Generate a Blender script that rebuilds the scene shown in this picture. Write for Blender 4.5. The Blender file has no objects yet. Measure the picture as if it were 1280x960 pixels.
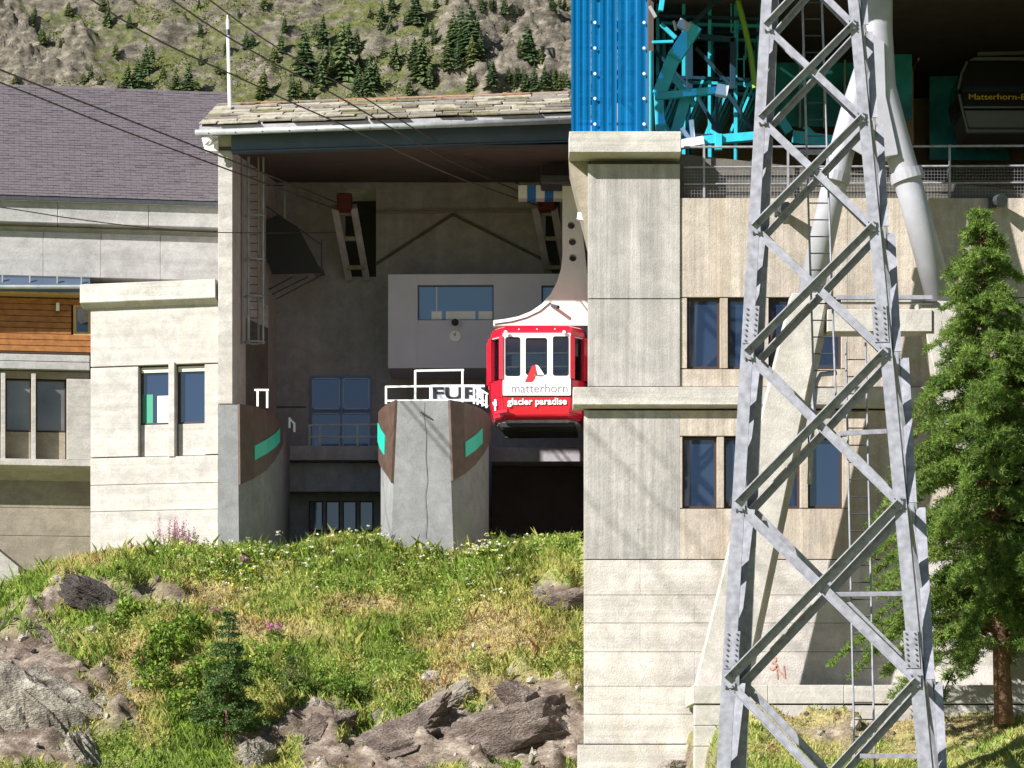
import bpy, bmesh, math, random
import numpy as np
from mathutils import Vector, Matrix

random.seed(7); RNG = np.random.default_rng(11)
sc = bpy.context.scene
C = sc.collection
R = math.radians

# ------------------------------------------------------------------ camera, sky, sun, exposure
F = 3840.0; YH = 1000.0; CZ = 1.6          # focal length in 1280-px units, horizon row, eye height
cam_d = bpy.data.cameras.new('camera'); cam = bpy.data.objects.new('camera', cam_d); C.objects.link(cam)
cam.location = (0, 0, CZ); cam.rotation_euler = (R(90), 0, 0)
cam_d.sensor_width = 36; cam_d.lens = 36 * F / 1280; cam_d.shift_y = (YH - 480) / 1280
cam_d.clip_start = 0.5; cam_d.clip_end = 9000
sc.camera = cam
SUN_AZ, SUN_EL = 52.0, 33.0                # left of and behind the camera
w = bpy.data.worlds.new('World'); sc.world = w; w.use_nodes = True
nt = w.node_tree; nt.nodes.clear()
sky = nt.nodes.new('ShaderNodeTexSky'); sky.sky_type = 'NISHITA'; sky.sun_disc = False
sky.sun_elevation = R(SUN_EL); sky.sun_rotation = R(180 + SUN_AZ); sky.altitude = 1800
sky.air_density = 1.0; sky.dust_density = 0.6; sky.ozone_density = 1.5
bg = nt.nodes.new('ShaderNodeBackground'); bg.inputs[1].default_value = 0.05
wo = nt.nodes.new('ShaderNodeOutputWorld')
nt.links.new(sky.outputs[0], bg.inputs[0]); nt.links.new(bg.outputs[0], wo.inputs[0])
sd = bpy.data.lights.new('sun', 'SUN'); sd.energy = 5.0; sd.angle = R(0.53); sd.color = (1.0, 0.98, 0.95)
sun = bpy.data.objects.new('sun', sd); C.objects.link(sun); sun.location = (-60, -40, 80)
S = Vector((-math.sin(R(SUN_AZ)) * math.cos(R(SUN_EL)), -math.cos(R(SUN_AZ)) * math.cos(R(SUN_EL)), math.sin(R(SUN_EL))))
sun.rotation_euler = S.to_track_quat('Z', 'Y').to_euler()
sc.view_settings.view_transform = 'Standard'; sc.view_settings.look = 'None'
sc.view_settings.exposure = 1.0; sc.view_settings.gamma = 1.0
try: sc.view_settings.use_curve_mapping = False
except Exception: pass
sc.render.engine = 'CYCLES'; sc.cycles.max_bounces = 6; sc.cycles.transparent_max_bounces = 12
sc.cycles.use_denoising = True

# ------------------------------------------------------------------ helpers
def P(px, py, Y): return Vector(((px - 640) / F * Y, Y, CZ + (YH - py) / F * Y))
ORI = {}
def tag(o, label=None, cat=None, group=None, kind=None):
    if label: o['label'] = label
    if cat: o['category'] = cat
    if group: o['group'] = group
    if kind: o['kind'] = kind
    return o
def thing(name, loc, label, cat, group=None):
    o = bpy.data.objects.new(name, None); C.objects.link(o); o.location = loc
    o.empty_display_size = 0.3
    ORI[o.name] = Vector(loc)
    return tag(o, label, cat, group)
def link(name, me, mat, parent, origin, smooth=False):
    mats = mat if isinstance(mat, (list, tuple)) else [mat]
    for m in mats:
        if m is not None: me.materials.append(m)
    if smooth: me.polygons.foreach_set('use_smooth', [True] * len(me.polygons))
    o = bpy.data.objects.new(name, me); C.objects.link(o)
    if parent is not None: o.parent = parent
    else: o.location = origin
    ORI[o.name] = Vector(origin)
    return o
class MB:
    def __init__(s): s.v = []; s.f = []; s.mi = []
    def add(s, vs, fs, mi=0):
        b = len(s.v); s.v += [tuple(q) for q in vs]; s.f += [tuple(i + b for i in f) for f in fs]; s.mi += [mi] * len(fs); return s
    def hexa(s, p, mi=0):   # p: 4 front (ccw), 4 back in the same order
        return s.add(p, [(0,1,2,3),(7,6,5,4),(0,4,5,1),(1,5,6,2),(2,6,7,3),(3,7,4,0)], mi)
    def box(s, a, b, mi=0):
        x0,y0,z0 = a; x1,y1,z1 = b
        return s.hexa([(x0,y0,z0),(x1,y0,z0),(x1,y0,z1),(x0,y0,z1),(x0,y1,z0),(x1,y1,z0),(x1,y1,z1),(x0,y1,z1)], mi)
    def prism(s, poly, off, mi=0):
        n = len(poly); off = Vector(off); a = [Vector(q) for q in poly]
        return s.add(a + [q + off for q in a], [tuple(range(n)), tuple(range(2*n-1, n-1, -1))] + [(i, i+n, (i+1)%n+n, (i+1)%n) for i in range(n)], mi)
    def tube(s, p0, p1, r, n=8, r1=None, mi=0):
        p0 = Vector(p0); p1 = Vector(p1); r1 = r if r1 is None else r1
        d = (p1 - p0).normalized(); u = d.orthogonal().normalized(); v = d.cross(u)
        ring = [(math.cos(2*math.pi*i/n), math.sin(2*math.pi*i/n)) for i in range(n)]
        vs = [p0 + (u*a + v*b)*r for a, b in ring] + [p1 + (u*a + v*b)*r1 for a, b in ring]
        return s.add(vs, [(i, (i+1)%n, (i+1)%n+n, i+n) for i in range(n)] + [tuple(range(n-1,-1,-1)), tuple(range(n, 2*n))], mi)
    def path(s, pts, r, n=8, mi=0):
        pts = [Vector(q) for q in pts]; m = len(pts); rr = r if isinstance(r, (list, tuple)) else [r]*m
        vs = []; u = None
        for k, q in enumerate(pts):
            d = (pts[min(k+1, m-1)] - pts[max(k-1, 0)]).normalized()
            u = d.orthogonal().normalized() if u is None else (u - d*u.dot(d)).normalized()
            v = d.cross(u)
            vs += [q + (u*math.cos(2*math.pi*i/n) + v*math.sin(2*math.pi*i/n))*rr[k] for i in range(n)]
        fs = [(k*n+i, k*n+(i+1)%n, (k+1)*n+(i+1)%n, (k+1)*n+i) for k in range(m-1) for i in range(n)]
        fs += [tuple(range(n-1,-1,-1)), tuple(range((m-1)*n, m*n))]
        return s.add(vs, fs, mi)
    def bar(s, p0, p1, w, h, up=(0,0,1), mi=0):  # rectangular bar, w sideways, h along up
        p0 = Vector(p0); p1 = Vector(p1); d = (p1-p0).normalized(); up = Vector(up)
        up = (up - d*up.dot(d)).normalized(); sd_ = d.cross(up)
        q = [-sd_*w/2 - up*h/2, sd_*w/2 - up*h/2, sd_*w/2 + up*h/2, -sd_*w/2 + up*h/2]
        return s.hexa([p0+a for a in q] + [p1+a for a in q], mi)
    def build(s, name, mat, parent=None, smooth=False, bevel=0, fix=True):
        if parent is not None: o0 = ORI[parent.name]
        else:
            a = np.array(s.v); o0 = Vector(((a[:,0].min()+a[:,0].max())/2, (a[:,1].min()+a[:,1].max())/2, a[:,2].min()))
        me = bpy.data.meshes.new(name)
        me.from_pydata([(x-o0.x, y-o0.y, z-o0.z) for x, y, z in s.v], [], s.f)
        if any(s.mi): me.polygons.foreach_set('material_index', s.mi)
        if fix or bevel:
            bm = bmesh.new(); bm.from_mesh(me)
            bmesh.ops.recalc_face_normals(bm, faces=bm.faces)
            if bevel: bmesh.ops.bevel(bm, geom=[e for e in bm.edges if len(e.link_faces) == 2 and e.calc_face_angle(0) > .6], offset=bevel, segments=1, affect='EDGES', clamp_overlap=True)
            bm.to_mesh(me); bm.free()
        me.update()
        return link(name, me, mat, parent, o0, smooth)
class Pl:   # a vertical wall plane; s metres along it, z up, d metres proud of it towards the camera
    def __init__(s, px0, Y0, px1, Y1):
        s.A = Vector(((px0-640)/F*Y0, Y0)); B = Vector(((px1-640)/F*Y1, Y1)); s.d = (B - s.A).normalized(); s.n = Vector((s.d.y, -s.d.x))
    def sY(s, px):
        rx = (px-640)/F; det = s.d.x - rx*s.d.y
        q = (rx*s.A.y - s.A.x)/det
        return q, s.A.y + q*s.d.y
    def s(s, px): return s.sY(px)[0]
    def z(s, py, px): return CZ + (YH-py)/F*s.sY(px)[1]
    def w(s, q, z, d=0.0): return Vector((s.A.x + q*s.d.x + d*s.n.x, s.A.y + q*s.d.y + d*s.n.y, z))
    def at(s, px, py, d=0.0): return s.w(s.s(px), s.z(py, px), d)
    def bx(s, mb, q0, z0, q1, z1, d0, d1, mi=0):
        return mb.hexa([s.w(q0,z0,d1), s.w(q1,z0,d1), s.w(q1,z1,d1), s.w(q0,z1,d1), s.w(q0,z0,d0), s.w(q1,z0,d0), s.w(q1,z1,d0), s.w(q0,z1,d0)], mi)
    def box(s, mb, px0, py0, px1, py1, d0, d1, ref=None, mi=0):   # py0 top, py1 bottom
        ref = (px0+px1)/2 if ref is None else ref
        return s.bx(mb, s.s(px0), s.z(py1, ref), s.s(px1), s.z(py0, ref), d0, d1, mi)
def quads_obj(name, V, mats, parent=None, origin=(0,0,0), mi=None, k=4, kind=None):
    """V: (N,k,3) world points, one k-gon each; numpy fast path"""
    V = np.asarray(V, dtype=np.float64); n = V.shape[0]; o0 = np.array(origin)
    me = bpy.data.meshes.new(name)
    me.vertices.add(n*k); me.vertices.foreach_set('co', (V - o0).reshape(-1).astype(np.float32))
    me.loops.add(n*k); me.loops.foreach_set('vertex_index', np.arange(n*k, dtype=np.int32))
    me.polygons.add(n); me.polygons.foreach_set('loop_start', np.arange(0, n*k, k, dtype=np.int32))
    me.polygons.foreach_set('loop_total', np.full(n, k, dtype=np.int32))
    for m in mats: me.materials.append(m)
    if mi is not None: me.polygons.foreach_set('material_index', np.asarray(mi, dtype=np.int32))
    me.update(calc_edges=True); me.validate()
    o = bpy.data.objects.new(name, me); C.objects.link(o)
    if parent is not None: o.parent = parent
    else: o.location = origin
    ORI[o.name] = Vector(origin)
    if kind: o['kind'] = kind
    return o
def copy_tree(o, parent=None):
    c = o.copy(); C.objects.link(c)
    if parent is not None: c.parent = parent
    for ch in list(o.children): copy_tree(ch, c)
    return c
def plate(name, loops, depth, mat, parent, to_world):
    """flat plate with holes: loops of 2-D points (first outer), thickness depth; to_world(u,v,d)"""
    cu = bpy.data.curves.new(name, 'CURVE'); cu.dimensions = '2D'; cu.fill_mode = 'BOTH'; cu.extrude = depth/2
    for lp in loops:
        sp = cu.splines.new('POLY'); sp.points.add(len(lp)-1); sp.use_cyclic_u = True
        for i, (a, b) in enumerate(lp): sp.points[i].co = (a, b, 0, 1)
    t = bpy.data.objects.new('tmp', cu); C.objects.link(t)
    me = bpy.data.meshes.new_from_object(t.evaluated_get(bpy.context.evaluated_depsgraph_get()))
    bpy.data.objects.remove(t); bpy.data.curves.remove(cu)
    o0 = ORI[parent.name] if parent is not None else Vector((0,0,0))
    me.materials.clear()
    for v in me.vertices: v.co = to_world(v.co.x, v.co.y, v.co.z) - o0
    me.name = name
    return link(name, me, mat, parent, o0)
def text(name, body, p0, ux, uz, width, height, mat, parent, thick=0.004, bold=0.0, nrm=None):
    """text mesh starting at p0 (bottom left), along ux, up uz, fitted to width x height"""
    cu = bpy.data.curves.new(name, 'FONT'); cu.body = body; cu.size = 1; cu.extrude = .01; cu.offset = bold; cu.resolution_u = 3
    t = bpy.data.objects.new('tmp', cu); C.objects.link(t)
    me = bpy.data.meshes.new_from_object(t.evaluated_get(bpy.context.evaluated_depsgraph_get()))
    bpy.data.objects.remove(t); bpy.data.curves.remove(cu)
    co = np.array([v.co for v in me.vertices]); mn = co.min(0); ext = np.maximum(co.max(0) - mn, 1e-6)
    ux = Vector(ux).normalized(); uz = Vector(uz).normalized(); nrm = Vector(nrm) if nrm is not None else ux.cross(uz)
    o0 = ORI[parent.name]
    for v in me.vertices:
        a = (v.co.x-mn[0])/ext[0]*width; b = (v.co.y-mn[1])/ext[1]*height; c = (v.co.z-mn[2])/ext[2]*thick
        v.co = Vector(p0) + ux*a + uz*b + nrm*c - o0
    me.materials.clear(); me.name = name
    return link(name, me, mat, parent, o0)

# value noise in numpy (terrain, masks)
def _h(ix, iy, seed):
    n = (ix.astype(np.int64)*374761393 + iy.astype(np.int64)*668265263 + seed*974711) & 0xffffffff
    n = ((n ^ (n >> 13))*1274126177) & 0xffffffff
    return ((n ^ (n >> 16)) & 0xffff)/65535.0
def vn(x, y, seed=0):
    x = np.asarray(x, float); y = np.asarray(y, float)
    ix = np.floor(x); iy = np.floor(y); fx = x-ix; fy = y-iy
    fx = fx*fx*(3-2*fx); fy = fy*fy*(3-2*fy)
    a = _h(ix,iy,seed); b = _h(ix+1,iy,seed); c = _h(ix,iy+1,seed); d = _h(ix+1,iy+1,seed)
    return (a*(1-fx)+b*fx)*(1-fy) + (c*(1-fx)+d*fx)*fy
def fbm(x, y, o=4, seed=0):
    t = 0; am = .5; s = 0
    for k in range(o): t = t + am*vn(x*2**k+13.7*k, y*2**k-7.3*k, seed+k); s += am; am *= .5
    return t/s
def ridge(x, y, o=4, seed=0):
    t = 0; am = .5; s = 0
    for k in range(o): t = t + am*(1-np.abs(2*vn(x*2**k+3.1*k, y*2**k+9.2*k, seed+k)-1)); s += am; am *= .5
    return t/s

# ------------------------------------------------------------------ materials
MAT = {}
def mat(name, col, rough=.7, metal=0., spec=.4, noise=None, noise_amt=.15, bump=0., bscale=30., ior=None, coat=0., trans=0.):
    m = bpy.data.materials.new(name); m.use_nodes = True; n = m.node_tree; b = n.nodes['Principled BSDF']
    b.inputs['Base Color'].default_value = (*col, 1); b.inputs['Roughness'].default_value = rough
    b.inputs['Metallic'].default_value = metal; b.inputs['Specular IOR Level'].default_value = spec
    if ior: b.inputs['IOR'].default_value = ior
    if coat: b.inputs['Coat Weight'].default_value = coat
    if noise:
        tc = n.nodes.new('ShaderNodeTexCoord'); t = n.nodes.new('ShaderNodeTexNoise'); t.inputs['Scale'].default_value = noise; t.inputs['Detail'].default_value = 6
        n.links.new(tc.outputs['Object'], t.inputs['Vector'])
        r = n.nodes.new('ShaderNodeMapRange'); r.inputs[1].default_value = .3; r.inputs[2].default_value = .7; r.inputs[3].default_value = 1-noise_amt; r.inputs[4].default_value = 1+noise_amt
        n.links.new(t.outputs[0], r.inputs[0])
        mx = n.nodes.new('ShaderNodeMix'); mx.data_type = 'RGBA'; mx.blend_type = 'MULTIPLY'; mx.inputs[0].default_value = 1
        mx.inputs[6].default_value = (*col, 1); n.links.new(r.outputs[0], mx.inputs[7]); n.links.new(mx.outputs[2], b.inputs['Base Color'])
        if bump:
            t2 = n.nodes.new('ShaderNodeTexNoise'); t2.inputs['Scale'].default_value = bscale; t2.inputs['Detail'].default_value = 4; n.links.new(tc.outputs['Object'], t2.inputs['Vector'])
            bp = n.nodes.new('ShaderNodeBump'); bp.inputs['Strength'].default_value = bump; bp.inputs['Distance'].default_value = .02
            n.links.new(t2.outputs[0], bp.inputs['Height']); n.links.new(bp.outputs[0], b.inputs['Normal'])
    MAT[name] = m; return m
def concrete(name, c1, c2, boards=None, freq=9., amt=.5, bump=.5, stain=None):
    m = bpy.data.materials.new(name); m.use_nodes = True; n = m.node_tree; N = n.nodes; L = n.links; b = N['Principled BSDF']
    b.inputs['Roughness'].default_value = .88; b.inputs['Specular IOR Level'].default_value = .2
    tc = N.new('ShaderNodeTexCoord'); geo = N.new('ShaderNodeNewGeometry')
    big = N.new('ShaderNodeTexNoise'); big.inputs['Scale'].default_value = .8; big.inputs['Detail'].default_value = 7; big.inputs['Roughness'].default_value = .62; L.new(geo.outputs['Position'], big.inputs['Vector'])
    mx = N.new('ShaderNodeMix'); mx.data_type = 'RGBA'; mx.inputs[6].default_value = (*c1, 1); mx.inputs[7].default_value = (*c2, 1)
    mr = N.new('ShaderNodeMapRange'); mr.inputs[1].default_value = .36; mr.inputs[2].default_value = .66; L.new(big.outputs[0], mr.inputs[0]); L.new(mr.outputs[0], mx.inputs[0])
    fine = N.new('ShaderNodeTexNoise'); fine.inputs['Scale'].default_value = 26; fine.inputs['Detail'].default_value = 5; L.new(geo.outputs['Position'], fine.inputs['Vector'])
    last = mx.outputs[2]; height = fine.outputs[0]
    def mul(a, fac, lo, hi, f0=.3, f1=.7):
        r = N.new('ShaderNodeMapRange'); r.inputs[1].default_value = f0; r.inputs[2].default_value = f1; r.inputs[3].default_value = lo; r.inputs[4].default_value = hi; L.new(fac, r.inputs[0])
        q = N.new('ShaderNodeMix'); q.data_type = 'RGBA'; q.blend_type = 'MULTIPLY'; q.inputs[0].default_value = 1; L.new(a, q.inputs[6]); L.new(r.outputs[0], q.inputs[7]); return q.outputs[2]
    last = mul(last, fine.outputs[0], .9, 1.08)
    pt = N.new('ShaderNodeTexNoise'); pt.inputs['Scale'].default_value = 2.7; pt.inputs['Detail'].default_value = 9; pt.inputs['Roughness'].default_value = .72; pt.inputs['Distortion'].default_value = .6; L.new(geo.outputs['Position'], pt.inputs['Vector'])
    last = mul(last, pt.outputs[0], .84, 1.13, .36, .64)
    gr_ = N.new('ShaderNodeTexNoise'); gr_.inputs['Scale'].default_value = 110; gr_.inputs['Detail'].default_value = 2; L.new(geo.outputs['Position'], gr_.inputs['Vector'])
    last = mul(last, gr_.outputs[0], .9, 1.1)
    vo = N.new('ShaderNodeTexVoronoi'); vo.inputs['Scale'].default_value = 1.35; L.new(geo.outputs['Position'], vo.inputs['Vector'])
    last = mul(last, vo.outputs['Distance'], .45, 1.0, .012, .03)
    if boards:
        for k, (fr, am) in enumerate(((freq, amt), (freq*2.6, amt*.28))):
            mp = N.new('ShaderNodeMapping'); a = fr; c = fr*.035
            mp.inputs['Scale'].default_value = (a, a, c) if boards == 'v' else (c*1.6, c*1.6, a)
            L.new(geo.outputs['Position'], mp.inputs['Vector'])
            bn = N.new('ShaderNodeTexNoise'); bn.inputs['Scale'].default_value = 1; bn.inputs['Detail'].default_value = 2; L.new(mp.outputs[0], bn.inputs['Vector'])
            last = mul(last, bn.outputs[0], 1-am*.5, 1+am*.3, .34, .66)
            ad = N.new('ShaderNodeMath'); ad.operation = 'ADD'; L.new(height, ad.inputs[0]); L.new(bn.outputs[0], ad.inputs[1]); height = ad.outputs[0]
    if stain:
        mp = N.new('ShaderNodeMapping'); mp.inputs['Scale'].default_value = (2.2, 2.2, .22); mp.inputs['Location'].default_value = (3, 1, 0); L.new(geo.outputs['Position'], mp.inputs['Vector'])
        sn = N.new('ShaderNodeTexNoise'); sn.inputs['Scale'].default_value = 1; sn.inputs['Detail'].default_value = 5; L.new(mp.outputs[0], sn.inputs['Vector'])
        r = N.new('ShaderNodeMapRange'); r.inputs[1].default_value = .52; r.inputs[2].default_value = .72; r.inputs[4].default_value = .55; L.new(sn.outputs[0], r.inputs[0])
        q = N.new('ShaderNodeMix'); q.data_type = 'RGBA'; L.new(r.outputs[0], q.inputs[0]); L.new(last, q.inputs[6]); q.inputs[7].default_value = (*stain, 1); last = q.outputs[2]
    L.new(last, b.inputs['Base Color'])
    bp = N.new('ShaderNodeBump'); bp.inputs['Strength'].default_value = bump; bp.inputs['Distance'].default_value = .02
    L.new(height, bp.inputs['Height']); L.new(bp.outputs[0], b.inputs['Normal'])
    MAT[name] = m; return m
def leafmat(name, col, amt=.35, tr=.35):
    m = bpy.data.materials.new(name); m.use_nodes = True; n = m.node_tree; N = n.nodes; L = n.links; N.clear()
    out = N.new('ShaderNodeOutputMaterial'); d = N.new('ShaderNodeBsdfPrincipled'); t = N.new('ShaderNodeBsdfTranslucent'); mx = N.new('ShaderNodeMixShader')
    d.inputs['Roughness'].default_value = .6; d.inputs['Specular IOR Level'].default_value = .25
    geo = N.new('ShaderNodeNewGeometry'); nz = N.new('ShaderNodeTexNoise'); nz.inputs['Scale'].default_value = 2.3; nz.inputs['Detail'].default_value = 5; L.new(geo.outputs['Position'], nz.inputs['Vector'])
    r = N.new('ShaderNodeMapRange'); r.inputs[1].default_value = .3; r.inputs[2].default_value = .7; r.inputs[3].default_value = 1-amt; r.inputs[4].default_value = 1+amt; L.new(nz.outputs[0], r.inputs[0])
    q = N.new('ShaderNodeMix'); q.data_type = 'RGBA'; q.blend_type = 'MULTIPLY'; q.inputs[0].default_value = 1; q.inputs[6].default_value = (*col, 1); L.new(r.outputs[0], q.inputs[7])
    L.new(q.outputs[2], d.inputs['Base Color']); L.new(q.outputs[2], t.inputs['Color'])
    mx.inputs[0].default_value = tr; L.new(d.outputs[0], mx.inputs[1]); L.new(t.outputs[0], mx.inputs[2]); L.new(mx.outputs[0], out.inputs[0])
    MAT[name] = m; return m
def rockmat(name, c1, c2, c3, scale=1.6, bump=.9, stretch=(1,1,2.2)):
    m = bpy.data.materials.new(name); m.use_nodes = True; n = m.node_tree; N = n.nodes; L = n.links; b = N['Principled BSDF']
    b.inputs['Roughness'].default_value = .9; b.inputs['Specular IOR Level'].default_value = .2
    geo = N.new('ShaderNodeNewGeometry'); mp = N.new('ShaderNodeMapping'); mp.inputs['Rotation'].default_value = (.5, .6, .2); mp.inputs['Scale'].default_value = stretch; L.new(geo.outputs['Position'], mp.inputs['Vector'])
    a = N.new('ShaderNodeTexNoise'); a.inputs['Scale'].default_value = scale; a.inputs['Detail'].default_value = 9; a.inputs['Roughness'].default_value = .68; L.new(mp.outputs[0], a.inputs['Vector'])
    cr = N.new('ShaderNodeValToRGB'); e = cr.color_ramp.elements; e[0].position = .3; e[0].color = (*c1, 1); e[1].position = .72; e[1].color = (*c3, 1); x = e.new(.5); x.color = (*c2, 1); L.new(a.outputs[0], cr.inputs[0])
    v = N.new('ShaderNodeTexNoise'); v.inputs['Scale'].default_value = scale*9; v.inputs['Detail'].default_value = 6; L.new(mp.outputs[0], v.inputs['Vector'])
    r = N.new('ShaderNodeMapRange'); r.inputs[1].default_value = .3; r.inputs[2].default_value = .7; r.inputs[3].default_value = .72; r.inputs[4].default_value = 1.25; L.new(v.outputs[0], r.inputs[0])
    q = N.new('ShaderNodeMix'); q.data_type = 'RGBA'; q.blend_type = 'MULTIPLY'; q.inputs[0].default_value = 1; L.new(cr.outputs[0], q.inputs[6]); L.new(r.outputs[0], q.inputs[7]); L.new(q.outputs[2], b.inputs['Base Color'])
    ad = N.new('ShaderNodeMath'); ad.operation = 'ADD'; L.new(a.outputs[0], ad.inputs[0]); L.new(v.outputs[0], ad.inputs[1])
    bp = N.new('ShaderNodeBump'); bp.inputs['Strength'].default_value = bump; bp.inputs['Distance'].default_value = .12; L.new(ad.outputs[0], bp.inputs['Height']); L.new(bp.outputs[0], b.inputs['Normal'])
    MAT[name] = m; return m

con_grey = concrete('concrete_boarded_grey', (.395,.37,.345), (.335,.313,.292), 'v', 5, .36, .5, stain=(.30,.28,.255))
con_tan = concrete('concrete_boarded_tan', (.45,.39,.325), (.39,.338,.283), 'v', 5, .30, .5, stain=(.35,.27,.19))
con_low = concrete('concrete_banded', (.53,.49,.45), (.43,.395,.36), 'h', 3, .26, .6, stain=(.38,.33,.265))
con_ledge = concrete('concrete_ledge', (.48,.45,.41), (.41,.385,.35), 'h', 5, .3, .5)
con_white = concrete('concrete_pale', (.45,.42,.385), (.40,.375,.345), 'h', 4, .2, .4, stain=(.42,.37,.31))
con_smooth = concrete('concrete_smooth_grey', (.52,.49,.45), (.45,.425,.39), None, 5, .2, .35)
con_band = concrete('concrete_band_grey', (.40,.385,.375), (.345,.332,.322), 'h', 3, .2, .4)
con_leg = concrete('concrete_strut', (.47,.435,.395), (.40,.37,.335), None, 5, .2, .4)
con_dark = concrete('concrete_hall_back', (.39,.36,.375), (.33,.305,.318), 'v', 3, .15, .3)
con_shade = concrete('concrete_shade_tone', (.30,.26,.20), (.25,.215,.165), 'h', 3, .15, .4)  # darker brown concrete: the shade below the ledges is put into its colour
core_m = concrete('concrete_core', (.14,.125,.105), (.11,.1,.085))
pier_m = concrete('concrete_pier', (.25,.25,.25), (.205,.205,.207), None, 5, .2, .4)
steel = mat('galvanised_steel', (.27,.268,.305), .55, .1, .5, noise=7, noise_amt=.26)
steel_dk = mat('dark_steel', (.07,.075,.085), .5, .4, .4, noise=8)
bolt_m = mat('bolt_steel', (.10,.10,.11), .5, .6)
tube_m = mat('painted_tube', (.34,.335,.365), .45, 0, .5, noise=2.5, noise_amt=.1, bump=.05)
white = mat('white_paint', (.80,.79,.76), .35, 0, .5, noise=3, noise_amt=.05)
cream = mat('cabin_arm_paint', (.74,.70,.64), .4, 0, .5, noise=1.6, noise_amt=.1)
red = mat('red_enamel', (.56,.012,.03), .22, 0, .5, coat=.5)
red_dk = mat('red_plastic', (.45,.02,.03), .5)
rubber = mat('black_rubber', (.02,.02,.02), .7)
glass_win = mat('window_glass', (.014,.028,.062), .04, 0, .5, ior=1.95)  # dark blue base colour stands in for the sky reflected in the panes
glass_cab = mat('dark_glass', (.02,.022,.025), .05, 0, .5, ior=1.7)
frame_br = mat('brown_window_frame', (.055,.03,.02), .5)
glass_door = mat('blue_door_glass', (.03,.07,.27), .06, 0, .5, ior=1.8)
glass_refl = mat('glass_grey_reflection', (.115,.11,.105), .08, 0, .5, noise=.8, noise_amt=.4, ior=1.7)  # pale mottled grey stands in for reflections on these panes
mat('pale_blue_frame', (.45,.58,.80), .5)
frame_bl = mat('blue_door_frame', (.14,.22,.42), .45)
wood = mat('wood_siding', (.31,.125,.04), .6, 0, .3, noise=6, noise_amt=.25, bump=.3, bscale=20)
wood_lt = mat('wood_trim', (.50,.33,.14), .6, noise=6)
buf = mat('brown_buffer', (.085,.052,.038), .55, 0, .4, noise=4, noise_amt=.25, bump=.3)
teal = mat('turquoise_marker', (.02,.50,.36), .45)
turq = mat('turquoise_steel', (.03,.42,.52), .4, 0, .5, noise=4, noise_amt=.12)
turq_dk = mat('dark_turquoise_frame', (.008,.035,.06), .4)
fascia = mat('blue_grey_fascia', (.06,.085,.13), .5, 0, .4, noise=2, noise_amt=.12)
gutter_m = mat('zinc_gutter', (.33,.35,.345), .5, .2, .5, noise=3, noise_amt=.2)
tile_m = mat('grey_roof_tile', (.115,.098,.106), .75, 0, .3, noise=9, noise_amt=.14)
tile_m2 = mat('grey_roof_tile_dark', (.095,.08,.087), .75, 0, .3, noise=9, noise_amt=.22)
slab_ms = [mat('stone_slab_%s' % k, c, .9, 0, .2, noise=5, noise_amt=.35, bump=.6, bscale=14) for k, c in (('pale', (.36,.325,.26)), ('moss', (.20,.185,.11)), ('grey', (.22,.195,.16)), ('rust', (.30,.17,.10)))]
lichen = slab_ms[0]
rope_m = mat('wire_rope', (.10,.085,.078), .6, .2)
rope_lt = mat('pale_cable', (.30,.29,.27), .6)
panel_grey = mat('lilac_grey_panel', (.56,.56,.63), .6, 0, .3, noise=1.5, noise_amt=.05)
glass_blue = mat('control_room_glass', (.10,.20,.36), .06, 0, .6, ior=1.8)
glass_teal = mat('teal_screen', (.03,.26,.32), .2, 0, .6, noise=1.0, noise_amt=.6)
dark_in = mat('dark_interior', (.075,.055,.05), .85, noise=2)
brown_in = mat('brown_interior_wall', (.50,.36,.25), .85, 0, .2, noise=2, noise_amt=.15)
ink = mat('grey_lettering', (.16,.13,.15), .6)
ink_blk = mat('black_lettering', (.015,.015,.018), .6)
yel = mat('yellow_lettering', (.75,.5,.03), .5)
redpaint = mat('faded_red_paint', (.47,.24,.19), .8, noise=20, noise_amt=.4)
blue_p = mat('blue_box_paint', (.03,.16,.55), .5)
blind = mat('pale_blind', (.62,.58,.5), .8)
green_in = mat('green_curtain', (.06,.28,.18), .8)
silver = mat('silver_panel', (.42,.42,.42), .4, .3)
gond_blk = mat('gondola_black', (.012,.012,.016), .15, 0, .6)
bark = mat('larch_bark', (.15,.085,.055), .9, 0, .2, noise=7, noise_amt=.4, bump=.9, bscale=16)
limegreen = mat('green_guide_rail', (.22,.40,.05), .5)
# translucent corrugated blue sheet
bs = bpy.data.materials.new('blue_translucent_sheet'); bs.use_nodes = True; n_ = bs.node_tree; n_.nodes.clear()
o_ = n_.nodes.new('ShaderNodeOutputMaterial'); a_ = n_.nodes.new('ShaderNodeBsdfPrincipled'); a_.inputs['Base Color'].default_value = (.003,.20,.43,1); a_.inputs['Roughness'].default_value = .25
t_ = n_.nodes.new('ShaderNodeBsdfTransparent'); t_.inputs[0].default_value = (.08,.5,.9,1)
x_ = n_.nodes.new('ShaderNodeMixShader'); x_.inputs[0].default_value = .58
n_.links.new(a_.outputs[0], x_.inputs[1]); n_.links.new(t_.outputs[0], x_.inputs[2]); n_.links.new(x_.outputs[0], o_.inputs[0])
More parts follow.
